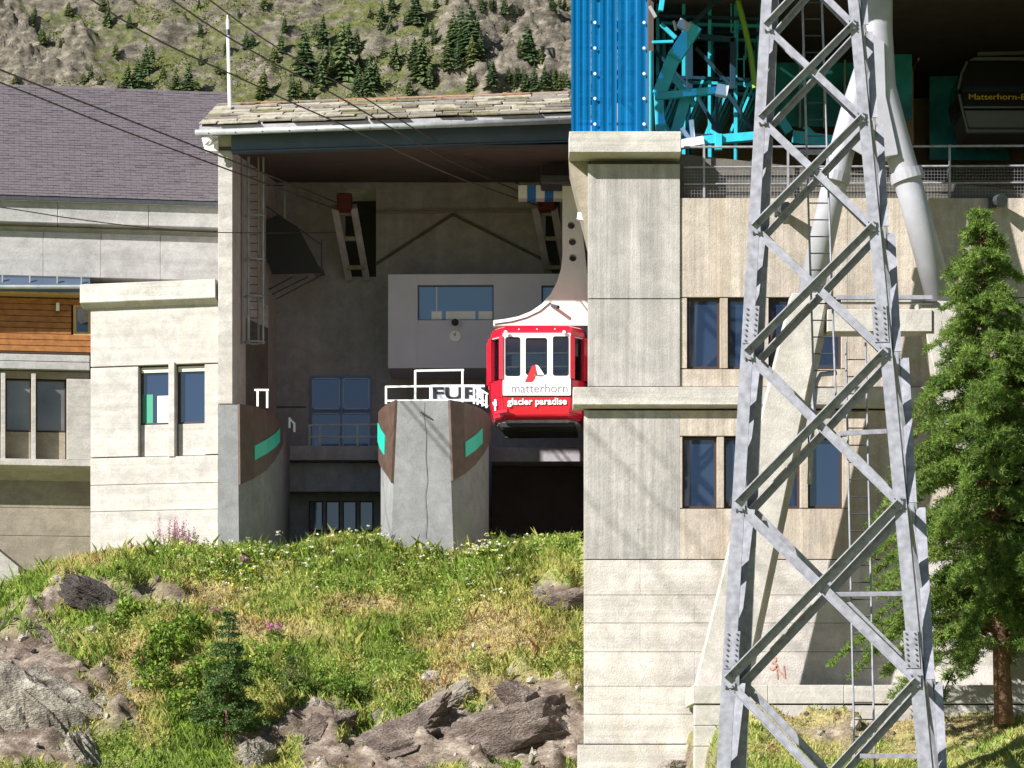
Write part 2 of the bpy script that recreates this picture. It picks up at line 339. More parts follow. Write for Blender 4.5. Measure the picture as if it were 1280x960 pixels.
# clear cabin glass
cg = bpy.data.materials.new('clear_cabin_glass'); cg.use_nodes = True; n_ = cg.node_tree; n_.nodes.clear()
o_ = n_.nodes.new('ShaderNodeOutputMaterial'); a_ = n_.nodes.new('ShaderNodeBsdfGlossy'); a_.inputs['Roughness'].default_value = .05; a_.inputs['Color'].default_value = (.8,.85,.9,1)
t_ = n_.nodes.new('ShaderNodeBsdfTransparent'); t_.inputs[0].default_value = (.8,.82,.84,1)
fr_ = n_.nodes.new('ShaderNodeFresnel'); fr_.inputs[0].default_value = 1.6
x_ = n_.nodes.new('ShaderNodeMixShader')
n_.links.new(fr_.outputs[0], x_.inputs[0]); n_.links.new(t_.outputs[0], x_.inputs[1]); n_.links.new(a_.outputs[0], x_.inputs[2]); n_.links.new(x_.outputs[0], o_.inputs[0])

# ------------------------------------------------------------------ terrain
def sstep(a, b, x):
    t = np.clip((x-a)/(b-a), 0, 1); return t*t*(3-2*t)
def H0(X, Y):
    X = np.asarray(X, float); Y = np.asarray(Y, float)
    left = np.interp(Y, [0,56,62,67,71.5,74,77,79.6,81,95,140,300], [0,0,.2,.9,2.3,4.1,6.15,7.85,8.0,8.0,8.0,8.0])
    left = left - 1.2*sstep(-11.0,-14.5,X)*sstep(66,80,Y) + .35*sstep(-6.2,-4.6,X)*(1-sstep(-3.6,-2.6,X))*sstep(78,80.5,Y)
    left = left + .3*sstep(-1.4,-.4,X)*sstep(77,80,Y)
    right = np.interp(Y, [0,53,59,64,68.4,71,95,140,300], [0,0,.9,2.25,3.35,3.45,3.45,3.45,3.45])
    right = right + .5*sstep(8,13,X)*sstep(60,67,Y)
    t = sstep(3.9,4.6,X)
    return left*(1-t) + right*t
def rockmask(X, Y, Z):
    """where bare rock comes through the turf (1 = rock)"""
    px = 640 + F*X/Y; py = YH - F*(Z-CZ)/Y
    nz = fbm(X*1.1, Y*1.1, 4, 5)
    def e(cx, cy, rx, ry, k=1.0): return k*(1.25 - np.sqrt(((px-cx)/rx)**2 + ((py-cy)/ry)**2))
    m = np.maximum.reduce([e(30,870,100,110), e(105,745,50,22), e(595,918,165,58), e(470,950,110,40), e(700,745,45,20), e(690,900,70,60), e(400,895,48,36,.8), e(320,935,35,40,.8), e(185,740,50,16,.7), e(840,950,60,30), e(1010,915,70,18,.7)])
    m = m + (nz-.5)*1.7 - .08
    return np.clip(m*2.2, 0, 1)*(Y < 80)
def H(X, Y):
    z = H0(X, Y)
    near = sstep(55,62,Y)*(1-sstep(79,82,Y))
    z = z + near*((fbm(X*.45, Y*.45, 3, 2)-.5)*.7 + (fbm(X*1.6, Y*1.6, 3, 3)-.5)*.22)
    m = rockmask(X, Y, z)
    u = X*.8 + Y*.45
    st = ridge(u*.9, (X*-.5+Y*.9+z)*.55, 5, 21)
    st2 = ridge(u*2.6+3, (X*-.5+Y*.9+z)*1.7, 4, 27)
    z = z + near*m*((st-.55)*1.25 + (st2-.5)*.45 + .1)
    return z
xs = np.concatenate([np.linspace(-3000,-60,9), np.linspace(-50,-21.6,12), np.arange(-21,16.5,.112), np.linspace(17,50,14), np.linspace(60,3000,9)])
ys = np.concatenate([np.linspace(-2500,-60,8), np.linspace(-40,56,30), np.arange(57,83.2,.105), np.linspace(84,140,16), np.array([180,240,300,420,600,1200,3000])])
GX, GY = np.meshgrid(xs, ys); GZ = H(GX, GY)
def grid_obj(name, GX, GY, GZ, mt, attr=None):
    ny, nx = GX.shape; me = bpy.data.meshes.new(name)
    v = np.stack([GX, GY, GZ], -1).reshape(-1,3)
    i = np.arange(ny*nx).reshape(ny,nx); q = np.stack([i[:-1,:-1], i[:-1,1:], i[1:,1:], i[1:,:-1]], -1).reshape(-1,4); n = len(q)
    me.vertices.add(len(v)); me.vertices.foreach_set('co', v.reshape(-1).astype(np.float32))
    me.loops.add(n*4); me.loops.foreach_set('vertex_index', q.reshape(-1).astype(np.int32))
    me.polygons.add(n); me.polygons.foreach_set('loop_start', np.arange(0,n*4,4,dtype=np.int32)); me.polygons.foreach_set('loop_total', np.full(n,4,dtype=np.int32))
    me.polygons.foreach_set('use_smooth', np.ones(n, dtype=bool)); me.update(calc_edges=True)
    if attr:
        for k, a in attr.items():
            at = me.attributes.new(k, 'FLOAT', 'POINT'); at.data.foreach_set('value', a.reshape(-1).astype(np.float32))
    me.materials.append(mt); o = bpy.data.objects.new(name, me); C.objects.link(o); o['kind'] = 'structure'; return o
def ground_material(name, rock_cols, soil_cols, grass_cols, sc_=1.4, bd=.1):
    m = bpy.data.materials.new(name); m.use_nodes = True; n = m.node_tree; N = n.nodes; L = n.links; b = N['Principled BSDF']; b.inputs['Roughness'].default_value = .95; b.inputs['Specular IOR Level'].default_value = .1
    geo = N.new('ShaderNodeNewGeometry')
    mp = N.new('ShaderNodeMapping'); mp.inputs['Rotation'].default_value = (.4,.7,.3); mp.inputs['Scale'].default_value = (1,1,2.4); L.new(geo.outputs['Position'], mp.inputs['Vector'])
    def noise(s, d=8, vec=None, r=.62):
        t = N.new('ShaderNodeTexNoise'); t.inputs['Scale'].default_value = s; t.inputs['Detail'].default_value = d; t.inputs['Roughness'].default_value = r; L.new(vec or geo.outputs['Position'], t.inputs['Vector']); return t.outputs[0]
    def ramp(f, cols, p0=.32, p1=.7):
        c = N.new('ShaderNodeValToRGB'); e = c.color_ramp.elements; e[0].position = p0; e[0].color = (*cols[0],1); e[1].position = p1; e[1].color = (*cols[-1],1)
        for k in range(1, len(cols)-1): x = e.new(p0+(p1-p0)*k/(len(cols)-1)); x.color = (*cols[k],1)
        L.new(f, c.inputs[0]); return c.outputs[0]
    def mix(f, a, c):
        q = N.new('ShaderNodeMix'); q.data_type = 'RGBA'; L.new(f, q.inputs[0]); L.new(a, q.inputs[6]); L.new(c, q.inputs[7]); return q.outputs[2]
    f1 = noise(sc_, 9, mp.outputs[0]); f2 = noise(sc_*7, 7, mp.outputs[0]); f3 = noise(sc_*.55, 6)
    rk = ramp(f1, rock_cols); sl = ramp(f2, soil_cols); gr = ramp(noise(sc_*2.2), grass_cols)
    at = N.new('ShaderNodeAttribute'); at.attribute_name = 'rock'; ag = N.new('ShaderNodeAttribute'); ag.attribute_name = 'grass'
    col = mix(ag.outputs['Fac'], sl, gr); col = mix(at.outputs['Fac'], col, rk)
    r = N.new('ShaderNodeMapRange'); r.inputs[1].default_value = .3; r.inputs[2].default_value = .7; r.inputs[3].default_value = .68; r.inputs[4].default_value = 1.28; L.new(f2, r.inputs[0])
    q = N.new('ShaderNodeMix'); q.data_type = 'RGBA'; q.blend_type = 'MULTIPLY'; q.inputs[0].default_value = 1; L.new(col, q.inputs[6]); L.new(r.outputs[0], q.inputs[7]); L.new(q.outputs[2], b.inputs['Base Color'])
    ad = N.new('ShaderNodeMath'); ad.operation = 'ADD'; L.new(f1, ad.inputs[0]); L.new(f2, ad.inputs[1])
    bp = N.new('ShaderNodeBump'); bp.inputs['Strength'].default_value = .9; bp.inputs['Distance'].default_value = bd; L.new(ad.outputs[0], bp.inputs['Height']); L.new(bp.outputs[0], b.inputs['Normal'])
    return m
gm = ground_material('hillside_ground', [(.085,.06,.045),(.21,.162,.125),(.43,.365,.30)], [(.20,.13,.075),(.33,.245,.14),(.43,.35,.21)], [(.20,.25,.06),(.31,.33,.10),(.42,.38,.16)])
RM = rockmask(GX, GY, GZ)
def dryness(X, Y, Z):
    px = 640 + F*X/Y; py = YH - F*(Z-CZ)/Y
    e = lambda cx, cy, rx, ry: 1.3 - np.sqrt(((px-cx)/rx)**2 + ((py-cy)/ry)**2)
    d = np.maximum.reduce([e(640,800,130,46), e(610,862,150,36), e(450,760,60,16), e(250,745,80,14), e(60,690,80,30), e(180,850,70,70), e(1120,910,220,42), e(560,860,60,30), e(330,790,70,18)])
    return np.clip(d + (fbm(X*1.3, Y*1.3, 3, 31)-.5)*1.2, 0, 1)
DRY = dryness(GX, GY, GZ)
grid_obj('ground', GX, GY, GZ, gm, {'rock': RM, 'grass': 1-DRY*.75})
def hit(px, py):
    """ground point seen at a pixel of the hillside"""
    Ys = np.arange(58, 84, .03); X = (px-640)/F*Ys; z = CZ + (YH-py)/F*Ys; d = H(X, Ys) - z
    k = np.argmax(d > 0)
    if d[k] <= 0: k = len(Ys)-1
    return Vector((X[k], Ys[k], float(H(X[k], Ys[k]))))

# ------------------------------------------------------------------ mountainside behind
mx_ = np.concatenate([np.linspace(-700,-150,16), np.arange(-140,45,.42), np.linspace(50,600,16)])
my_ = np.concatenate([np.linspace(330,540,14), np.arange(545,612,.33), np.linspace(620,900,14)])
MX, MY = np.meshgrid(mx_, my_)
def MH0(X, Y): return np.interp(Y, [330,470,545,900], [0, 52, 112, 440]) + 6*(fbm(X*.012, Y*.012, 3, 40)-.5)
def MHraw(X, Y):
    z = MH0(X, Y)
    a = X*.80 + z*.6 - Y*.1; b = -X*.45 + z*.9            # tilted strata
    r1 = ridge(a*.035, b*.16, 5, 50); r2 = ridge(a*.12+9, b*.42, 4, 60); f = fbm(X*.6, Y*.6, 4, 70); r3 = ridge(a*.33, b*1.0, 3, 65)
    rk = sstep(.45,.60, fbm(X*.045+z*.02, Y*.06, 4, 80) + .20*sstep(-30,-90,X))
    return z, (r1-.5)*9.0*(.35+.65*rk) + (r2-.5)*5.4*(.25+.75*rk) + (r3-.5)*2.6*(.2+.8*rk) + np.abs(((b*.22+f*1.6) % 1)-.5)*3.0*rk + (f-.5)*1.3, rk, r1, r2
z_, dz_, rk_, r1_, r2_ = MHraw(MX, MY)
MZ = z_ + dz_
gx_ = np.gradient(MZ, axis=0)/np.maximum(np.gradient(MY, axis=0), 1e-6)
steep = sstep(.95, 1.7, gx_)
ROCK = np.clip(np.maximum(steep, rk_*.85 + (r2_-.5)*1.6 - .12), 0, 1)
mm = ground_material('mountain_ground', [(.08,.068,.055),(.20,.172,.135),(.36,.315,.25)], [(.12,.105,.05),(.18,.15,.075),(.24,.20,.11)], [(.06,.085,.022),(.115,.13,.035),(.19,.175,.065)], .35, .6)
grid_obj('mountainside', MX, MY, MZ, mm, {'rock': ROCK, 'grass': 1-.3*rk_})
def mhit(px, py):
    Ys = np.arange(545, 612, .1); X = (px-640)/F*Ys; z = CZ+(YH-py)/F*Ys; a, d, *_ = MHraw(X, Ys); e = a+d-z; k = np.argmax(e > 0)
    if e[k] <= 0: k = len(Ys)-1
    return Vector((X[k], Ys[k], float(a[k]+d[k])))
con_g = [leafmat('conifer_green', (.12,.165,.065), .35, .25), leafmat('conifer_dark_green', (.095,.145,.062), .35, .25), leafmat('conifer_light_green', (.17,.20,.07), .3, .25)]
def conifer_proto(k):
    rg = np.random.default_rng(100+k); h = 1.0; tri = []
    tiers = 15
    for t in range(tiers):
        f = t/(tiers-1); zc = .06 + f*.9; rr = (.235 if k != 2 else .29)*(1-f)**.8*(.85+.3*rg.random()) + .012
        nb = 11 if f < .7 else 7
        for b in range(nb):
            a = 2*math.pi*(b+rg.random())/nb; L = rr*(.6+.6*rg.random()); wd = L*.42 + .012; d = np.array([math.cos(a), math.sin(a), 0]); s_ = np.array([-d[1], d[0], 0])
            drop = L*(.25+.4*rg.random()); top = np.array([0,0,zc+.05])
            tip = d*L + np.array([0,0,zc-drop])
            mid = d*L*.55
            tri.append([top, mid + s_*wd*.5 + np.array([0,0,zc-drop*.45]), tip]); tri.append([top, tip, mid - s_*wd*.5 + np.array([0,0,zc-drop*.45])])
            tri.append([mid*.6+s_*wd*.4+np.array([0,0,zc]), tip*1.02+np.array([0,0,.01]), mid*.8-s_*wd*.5+np.array([0,0,zc-drop*.8])])
    root = thing('conifer', (0,0,0), 'conifer', 'tree')
    quads_obj('crown', np.array(tri), [con_g[k]], root, (0,0,0), k=3)
    MB().tube((0,0,-.05), (0,0,.9), .016, 6, .004).build('trunk', bark, root)
    return root
protos = [conifer_proto(k) for k in range(3)]
first = [True]*3
tree_px = [  # px, base py, height px, kind
 (160,108,30,0),(172,112,38,1),(183,92,36,1),(220,122,36,0),(236,122,42,1),(246,124,28,2),(190,78,22,0),(145,70,18,2),(135,30,28,0),(105,104,14,2),(125,104,12,2),
 (381,92,54,1),(404,58,40,1),(412,78,26,0),(394,46,22,0),(402,106,44,0),(428,98,70,0),(436,62,34,1),(446,62,26,0),(448,118,36,1),(462,116,46,1),(470,112,38,0),
 (366,124,30,0),(374,122,26,2),(388,124,24,0),(330,122,36,2),(352,64,26,0),(356,38,20,0),(478,24,22,1),(490,14,22,1),(487,42,20,0),(476,36,14,0),
 (520,28,40,1),(507,32,18,0),(533,44,20,0),(494,82,34,0),(518,84,36,1),(527,98,54,0),(540,102,18,2),(512,118,22,0),(536,108,26,0),
 (567,62,46,0),(577,66,56,1),(587,68,58,1),(597,60,40,0),(560,88,34,0),(572,84,30,1),(590,82,34,2),(600,72,30,0),
 (603,12,16,1),(631,17,22,1),(646,16,14,0),(617,8,12,0),(690,12,18,1),(700,8,16,0),(560,4,14,1),(545,8,16,0),
 (615,108,30,1),(588,112,24,0),(636,102,20,0),(648,100,18,0),(660,74,44,1),(664,70,28,0),(676,76,16,2),(656,112,26,0),(668,112,30,1),(681,110,28,1),(692,112,24,0),(700,112,22,2),(650,66,20,0),(708,108,20,0)]
def ordinal(n): return ['first','second','third','fourth','fifth','sixth','seventh','eighth','ninth','tenth'][n-1] if n <= 10 else '%d%s' % (n, 'th' if n % 100 in (11,12,13) else {1:'st',2:'nd',3:'rd'}.get(n % 10, 'th'))
def zone(px, py): return 0 if px < 280 else (1 if py < 50 else (2 if px < 480 else (3 if px < 560 else (4 if px < 610 else 5))))
ZN = ['above the grey tiled roof', 'near the top of the picture', 'above the left part of the slab roof', 'above the middle of the slab roof', 'in the clump above the slab roof', 'beside the blue sheet wall']
_r = random.Random(3)
for _ in range(46): tree_px.append((_r.randint(8,708), _r.randint(6,116), _r.randint(10,22), _r.choice([0,1,2])))
tree_px.sort(); cnt = {}
for px, py, hp, k in tree_px:
    o = protos[k] if first[k] else copy_tree(protos[k]); first[k] = False
    g = mhit(px, py); hgt = hp/F*g.y*1.15
    o.location = g - Vector((0,0,.3)); o.scale = (hgt*random.uniform(1.0,1.4), hgt*random.uniform(1.0,1.4), hgt); o.rotation_euler = (0,0,random.uniform(0,6.28))
    q = zone(px, py); cnt[q] = cnt.get(q, 0)+1
    o['label'] = '%s %sconifer from the left %s' % (ordinal(cnt[q]), 'tall ' if hp > 40 else ('small ' if hp < 20 else ''), ZN[q]); o['group'] = 'conifers on the mountainside'
# low scrub on the mountainside
N_ = 14000
bx_ = RNG.uniform(-112, 22, N_); by_ = RNG.uniform(546, 606, N_)
a_, d_, rkk, _, _ = MHraw(bx_, by_); keep = (rkk < .75) & (fbm(bx_*.16, by_*.25, 4, 91) > .545); bx_, by_, bz_ = bx_[keep], by_[keep], (a_+d_)[keep]
cen = np.stack([bx_, by_, bz_+.2], -1).repeat(5, 0); cen += RNG.normal(0, .35, cen.shape); nv = RNG.normal(0,1,cen.shape); nv /= np.linalg.norm(nv,axis=1,keepdims=True); t1 = np.cross(nv, RNG.normal(0,1,cen.shape)); t1 /= np.linalg.norm(t1,axis=1,keepdims=True); t2 = np.cross(nv,t1); sz = RNG.uniform(.1,.28,(len(cen),1))
scr = quads_obj('alpine_scrub', np.stack([cen+t1*sz, cen+t2*sz*.7, cen-t1*sz, cen-t2*sz*.7], 1), [con_g[2], leafmat('scrub_olive', (.12,.13,.04), .3, .2)], mi=RNG.integers(0,2,len(cen)), kind='stuff')
tag(scr, 'low green scrub between the rocks on the mountainside', 'scrub')

# ------------------------------------------------------------------ concrete station building on the right
YB = 71.0
B = Pl(735, YB, 1300, YB)                     # main front plane; s metres from its left corner
st = thing('station_building', (6, 73, 3), 'board-marked concrete station building with long ledges behind the steel pylon', 'building')
def zB(py): return CZ + (YH-py)/F*YB
def xB(px): return (px-735)/F*YB
G = .004
def panel(px0, py0, px1, py1, d0, d1, m, name='wall_panel', parent=None, pl=None, bev=.005):
    pl = pl or B; mb = MB(); q0, q1 = pl.s(px0), pl.s(px1); z1, z0 = pl.z(py0, px0), pl.z(py1, px0)
    pl.bx(mb, q0+G/2, z0+G/2, q1-G/2, z1-G/2, d0, d1)
    return mb.build(name, m, parent or st, bevel=bev)
# cores behind the panels (left side leans with the line of sight, as the photo hides that wall)
mb = MB()
xl, xr = 1.78, 14.5
for z0, z1, xo in ((0.0, zB(490), -.06), (zB(490), zB(176), .03)):
    mb.hexa([(xl+xo, YB+.36, z0), (xr, YB+.36, z0), (xr, YB+.36, z1 if z1 < 15 else zB(250)), (xl+xo, YB+.36, z1), (xl+.55, YB+15, z0), (xr, YB+15, z0), (xr, YB+15, z1 if z1 < 15 else zB(250)), (xl+.55, YB+15, z1)])
mb.build('wall_core', core_m, st)
for k, (pa, pb, za, zb, xo) in enumerate(((.02, 15, zB(483), zB(214), 0), (.02, 15, 0.2, zB(512), -.093))):   # left flank wall, receding
    mbx = MB(); mbx.hexa([(xl+xo, YB+.37, za), (xl+xo+.02, YB+.37, za), (xl+xo+.02, YB+.37, zb), (xl+xo, YB+.37, zb), (xl+xo+.5, YB+14.9, za), (xl+xo+.53, YB+14.9, za), (xl+xo+.53, YB+14.9, zb), (xl+xo+.5, YB+14.9, zb)])
    mbx.build('side_wall', con_grey, st)
# front panels: left tower
panel(735, 205, 850, 373, -.36, 0, con_grey); panel(735, 374, 850, 483, -.36, 0, con_grey)
# right upper wall with window row
panel(850, 247, 1060, 371, -.36, -.05, con_tan); panel(1060, 247, 1400, 371, -.36, -.05, con_tan)
panel(850, 461, 1060, 483, -.36, -.05, con_tan); panel(1060, 372, 1400, 483, -.36, -.05, con_tan)
UP = [(859,900),(910,951),(961,1002),(1012,1052)]; LO = [(853,896),(905,948),(958,1000),(1010,1053)]
def edges(row, a, b):
    e = [a]
    for p, q in row: e += [p, q]
    return e + [b]
e_ = edges(UP, 850, 1060)
for i in range(0, len(e_), 2): panel(e_[i], 372, e_[i+1], 460, -.36, -.05, con_tan, 'window_pier')
panel(730, 513, 850, 699, -.36, .02, con_grey); panel(850, 513, 1060, 545, -.36, .02, con_tan); panel(850, 636, 1060, 699, -.36, .02, con_tan); panel(1060, 513, 1400, 699, -.36, .02, con_tan)
e_ = edges(LO, 850, 1060)
for i in range(0, len(e_), 2): panel(e_[i], 546, e_[i+1], 635, -.36, .02, con_tan, 'window_pier')
def window(pl, px0, py0, px1, py1, d, parent, fm, gm_, fw=.05, name='window', ref=None, split=None):
    ref = px0 if ref is None else ref
    q0, q1, z1, z0 = pl.s(px0)+.006, pl.s(px1)-.006, pl.z(py0, ref)-.006, pl.z(py1, ref)+.006
    m = MB(); pl.bx(m, q0, z0, q0+fw, z1, d-.06, d); pl.bx(m, q1-fw, z0, q1, z1, d-.06, d); pl.bx(m, q0+fw, z0, q1-fw, z0+fw, d-.06, d); pl.bx(m, q0+fw, z1-fw, q1-fw, z1, d-.06, d)
    for f in (split or []):
        x = q0+(q1-q0)*f; pl.bx(m, x-fw/2, z0+fw, x+fw/2, z1-fw, d-.06, d-.002)
    o = m.build(name, fm, parent)
    g = MB(); pl.bx(g, q0+fw*.5, z0+fw*.5, q1-fw*.5, z1-fw*.5, d-.05, d-.03); g.build('pane', gm_, o)
    return o
for a, b in UP: window(B, a, 372, b, 460, -.17, st, frame_br, glass_win)
for a, b in LO: window(B, a, 546, b, 635, -.12, st, frame_br, glass_win)
# lower banded storey: one panel per pour lift
lifts = [700, 744, 779, 815, 858, 893, 930]
for i in range(len(lifts)-1):
    cuts = [730, 868, 1006, 1144, 1282, 1400] if i % 2 else [730, 800, 938, 1076, 1214, 1400]
    for j in range(len(cuts)-1): panel(cuts[j], lifts[i], cuts[j+1], lifts[i+1]-.3, -.36, .03 + random.uniform(-.003, .003), con_low, bev=.003)
panel(722, 931, 870, 1020, -.36, .16, con_low, 'footing')
# ledges with chamfered soffit
def ledge(px0, py0, px1, py1, proud, m, soff=.12, back=.36, left_over=True, name='ledge'):
    q0, q1, z1, z0 = xB(px0), xB(px1), zB(py0), zB(py1); mb = MB()
    prof = [(-back, z0-soff), (0.035, z0-soff), (proud, z0), (proud, z1), (-back, z1)]
    mb.prism([B.w(q0, z, d) for d, z in prof], Vector((q1-q0, 0, 0)))
    return mb.build(name, m, st, bevel=.012)
ledge(716, 486, 1190, 508, .30, con_ledge, .05)
ledge(711, 170, 850, 196, .50, con_ledge, .03)
# slanted haunch carrying the parapet on the left flank
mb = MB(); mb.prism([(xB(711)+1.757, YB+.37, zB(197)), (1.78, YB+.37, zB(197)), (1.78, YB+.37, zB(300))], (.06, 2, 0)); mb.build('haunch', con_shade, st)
mb = MB(); mb.prism([(xB(711)+1.757, YB+.37, zB(196)), (xB(711)+1.757, YB+.37, zB(170)), (1.8, YB+.37, zB(170)), (1.8, YB+.37, zB(196))], (.06, 2, 0)); mb.build('parapet', con_ledge, st)
# vertical reveal of the tower beside the gondola hall
mb = MB(); B.bx(mb, xB(835), zB(245), xB(850), zB(204), -3, -.37); mb.build('side_wall', con_grey, st)
# gondola hall floor, back wall, ceiling, roof
zf, zc_ = zB(249), zB(-45)
MB().box((xB(850)+1.76, YB+.4, zf-.3), (14.4, YB+16, zf-.02)).build('floor_slab', con_smooth, st)
MB().box((2.6, YB+13.6, zf), (15, YB+13.9, zc_)).build('back_wall', brown_in, st)
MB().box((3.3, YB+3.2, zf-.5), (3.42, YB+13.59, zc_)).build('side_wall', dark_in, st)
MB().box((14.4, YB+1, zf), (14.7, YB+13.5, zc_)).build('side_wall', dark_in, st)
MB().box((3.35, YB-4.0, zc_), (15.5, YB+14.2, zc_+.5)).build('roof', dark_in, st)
MB().box((3.35, YB-4.06, zc_-.1), (15.5, YB-4.005, zc_+.55)).build('roof_edge', silver, st)
# brown inner wall blocks and teal glazed screens seen inside
def inbox(name, pts, Y, dep, m): 
    b_ = MB(); b_.prism([P(x, y, Y) for x, y in pts], (0, dep, 0)); return b_.build(name, m, st)
inbox('inner_wall', [(1100,250),(1100,-60),(1142,-60),(1142,250)], 81.0, .3, brown_in)
inbox('inner_beam', [(1142,50),(1156,18),(1262,-4),(1262,24),(1160,40),(1148,78)], 80.0, 1.2, brown_in)
inbox('teal_screen', [(1106,150),(1106,58),(1140,58),(1140,150)], 79.6, .06, glass_teal)
inbox('teal_screen', [(1162,60),(1230,44),(1262,38),(1262,200),(1162,200)], 82.0, .06, glass_teal)
inbox('teal_screen', [(962,60),(1080,60),(1080,158),(962,158)], 80.5, .06, glass_teal)
inbox('inner_wall', [(962,59),(962,-50),(1085,-50),(1085,59)], 80.6, .3, brown_in)
for x in (1000, 1030, 1056): 
    b_ = MB(); b_.bar(P(x,20,80.2), P(x,160,80.2), .05, .05, (0,1,0)); b_.build('screen_post', silver, st)

# ------------------------------------------------------------------ inclined concrete frame + steel mast in front of the building
fr = thing('support_frame', (8.0, 69.5, 3), 'pale concrete A-frame of two leaning struts carrying grey steel tubes', 'frame')
YL = 68.6
def strut(top, bot, w0, w1, name='strut', mirror=False):
    mb = MB(); dp = .75; ch = .16
    def ring(p, wd):
        l, r_ = P(p[0], p[1], YL), P(p[0]+wd, p[1], YL); e = Vector((ch,0,0))
        return [l, r_, r_+e+Vector((0,.35,0)), r_+e+Vector((0,dp,0)), l+Vector((0,dp,0))]
    a = ring(top, w0); b_ = ring(bot, w1); n = 5
    mb.add(b_+a, [(i, (i+1)%n, (i+1)%n+n, i+n) for i in range(n)] + [tuple(range(n-1,-1,-1)), tuple(range(n,2*n))])
    return mb.build(name, con_leg, fr, bevel=.02)
strut((990,366), (868,862), 45, 62); strut((1148,376), (1262,862), 45, 60)
mb = MB(); a, b_ = P(1034,415,YL), P(1165,387,YL); mb.box((a.x, YL-.05, a.z), (b_.x, YL+.7, b_.z)); mb.build('tie_beam', con_leg, fr, bevel=.015)
mb = MB(); mb.bar(P(1045,372,YL-.1), P(1165,372,YL-.1), .12, .09); mb.build('cable_tray', steel, fr)
mb = MB(); mb.bar(P(1045,379,YL-.05), P(1165,379,YL-.05), .05, .05); mb.build('cable_tray', steel, fr)
YM = 69.0
j = P(1094, 120, YM)
mb = MB(); mb.path([P(1095,-140,YM), P(1095,40,YM), P(1100,110,YM), P(1118,170,YM), P(1140,245,YM), P(1176,378,YM)], [.37,.37,.36,.32,.31,.31], 20); mb.build('tube', tube_m, fr, smooth=True)
mb = MB(); mb.path([P(1084,70,YM+.2), P(1066,140,YM+.2), P(1052,190,YM+.1), P(1012,372,YM)], [.2,.29,.29,.29], 20); mb.build('tube', tube_m, fr, smooth=True)
for p0, p1, r_ in (((1044,216),(1041,228),.37), ((1131.5,214),(1135,226),.39)):
    mb = MB(); mb.tube(P(*p0, YM), P(*p1, YM), r_, 20); mb.build('flange', tube_m, fr)
gp = [(1068,30),(1076,33),(1105,52),(1107,120),(1122,190),(1082,196),(1058,182),(1062,150),(1076,110)]
mb = MB(); mb.prism([P(x, y, YM-.42) for x, y in gp], (0,.05,0)); mb.build('gusset_plate', tube_m, fr)
mb = MB(); mb.prism([P(x, y, YM-.44) for x, y in [(1082,196),(1122,190),(1122,193),(1082,199)]], (0,.6,0)); mb.build('gusset_flange', tube_m, fr)
# plinth wall in front
pw = thing('plinth_wall', (9, 68.5, 3), 'low pale block wall with smooth coping at the foot of the A-frame', 'wall')
YP = 67.9
def pbox(px0, py0, px1, py1, d0, d1, m, name):
    a = P(px0, py1, YP); b_ = P(px1, py0, YP); mb = MB(); mb.box((a.x+.004, YP-d1, a.z+.004), (b_.x-.004, YP+d0, b_.z-.004)); return mb.build(name, m, pw, bevel=.012)
for k, (p, q) in enumerate(((866,960),(960,1055),(1055,1150),(1150,1250),(1250,1380))): pbox(p, 856, q, 880, 3.0, .04, con_white, 'coping')
for i, (t, b_) in enumerate(((881,907),(907,933),(933,965),(965,1010))):
    c_ = [868, 920, 1010, 1100, 1190, 1280, 1380] if i % 2 else [868, 965, 1055, 1145, 1235, 1380]
    for q in range(len(c_)-1): pbox(c_[q], t, c_[q+1], b_, .5, random.uniform(-.006,.006), con_white, 'block')
# red painted marks on the wall
t3 = text('painted_mark', '3', B.at(962, 838, .04), (1,0,.1), (-.15,0,1), .2, .33, redpaint, st, .003); text('painted_mark', 'N', B.at(971, 849, .04), (1,0,.1), (-.1,0,1), .2, .30, redpaint, st, .003)
# lamps on the wall
for (px, py, nm) in ((975, 262, 'wall lamp seen through the pylon below the railing'), (1243, 252, 'small dark wall lamp under the railing at the right edge')):
    rt = thing('wall_lamp', B.at(px, py, 0), 'dark ' + nm if 'dark' not in nm else nm, 'lamp')
    m = MB(); B.bx(m, xB(px-7), zB(py+8), xB(px+2), zB(py-6), -.05, .12); m.build('bracket', steel_dk, rt)
    m = MB(); m.tube(B.at(px-2, py, .12), B.at(px+6, py+3, .42), .10, 10, .16); m.build('shade', steel_dk, rt)
# small dark roof hook on the tower's left corner
hk = thing('security_camera', B.at(731, 265, -.5), 'small white camera on a bracket at the left corner of the concrete tower', 'camera')
m = MB(); m.bar(B.at(722,265,-.5), B.at(730,266,-.5), .12, .16); m.build('housing', white, hk); m = MB(); m.bar(B.at(729,266,-.5), B.at(738,270,-.5), .04, .04); m.build('bracket', white, hk)

# ------------------------------------------------------------------ railing of the gondola hall
rl = thing('safety_railing', P(1060,246,YB+.2), 'galvanised safety railing with wire mesh along the gondola hall edge', 'railing')
yr = YB+.18
for py, r_ in ((183,.028),(208,.024),(229,.02)):
    m = MB(); m.tube(P(855,py+1,yr), P(1330,py-1,yr), r_, 8); m.build('rail', steel, rl)
for px in (880, 985, 1090, 1187, 1290):
    m = MB(); m.bar(P(px,247,yr), P(px,181,yr), .05, .05, (0,1,0)); m.build('post', steel, rl)
m = MB()
for i in range(0, 118): m.bar(P(856+i*4,246,yr+.03), P(856+i*4,210,yr+.03), .004, .004, (0,1,0))
for i in range(9): m.bar(P(856,210+i*4,yr+.03), P(1328,210+i*4,yr+.03), .004, .004)
tag(m.build('wire_mesh', steel, rl), kind='stuff')

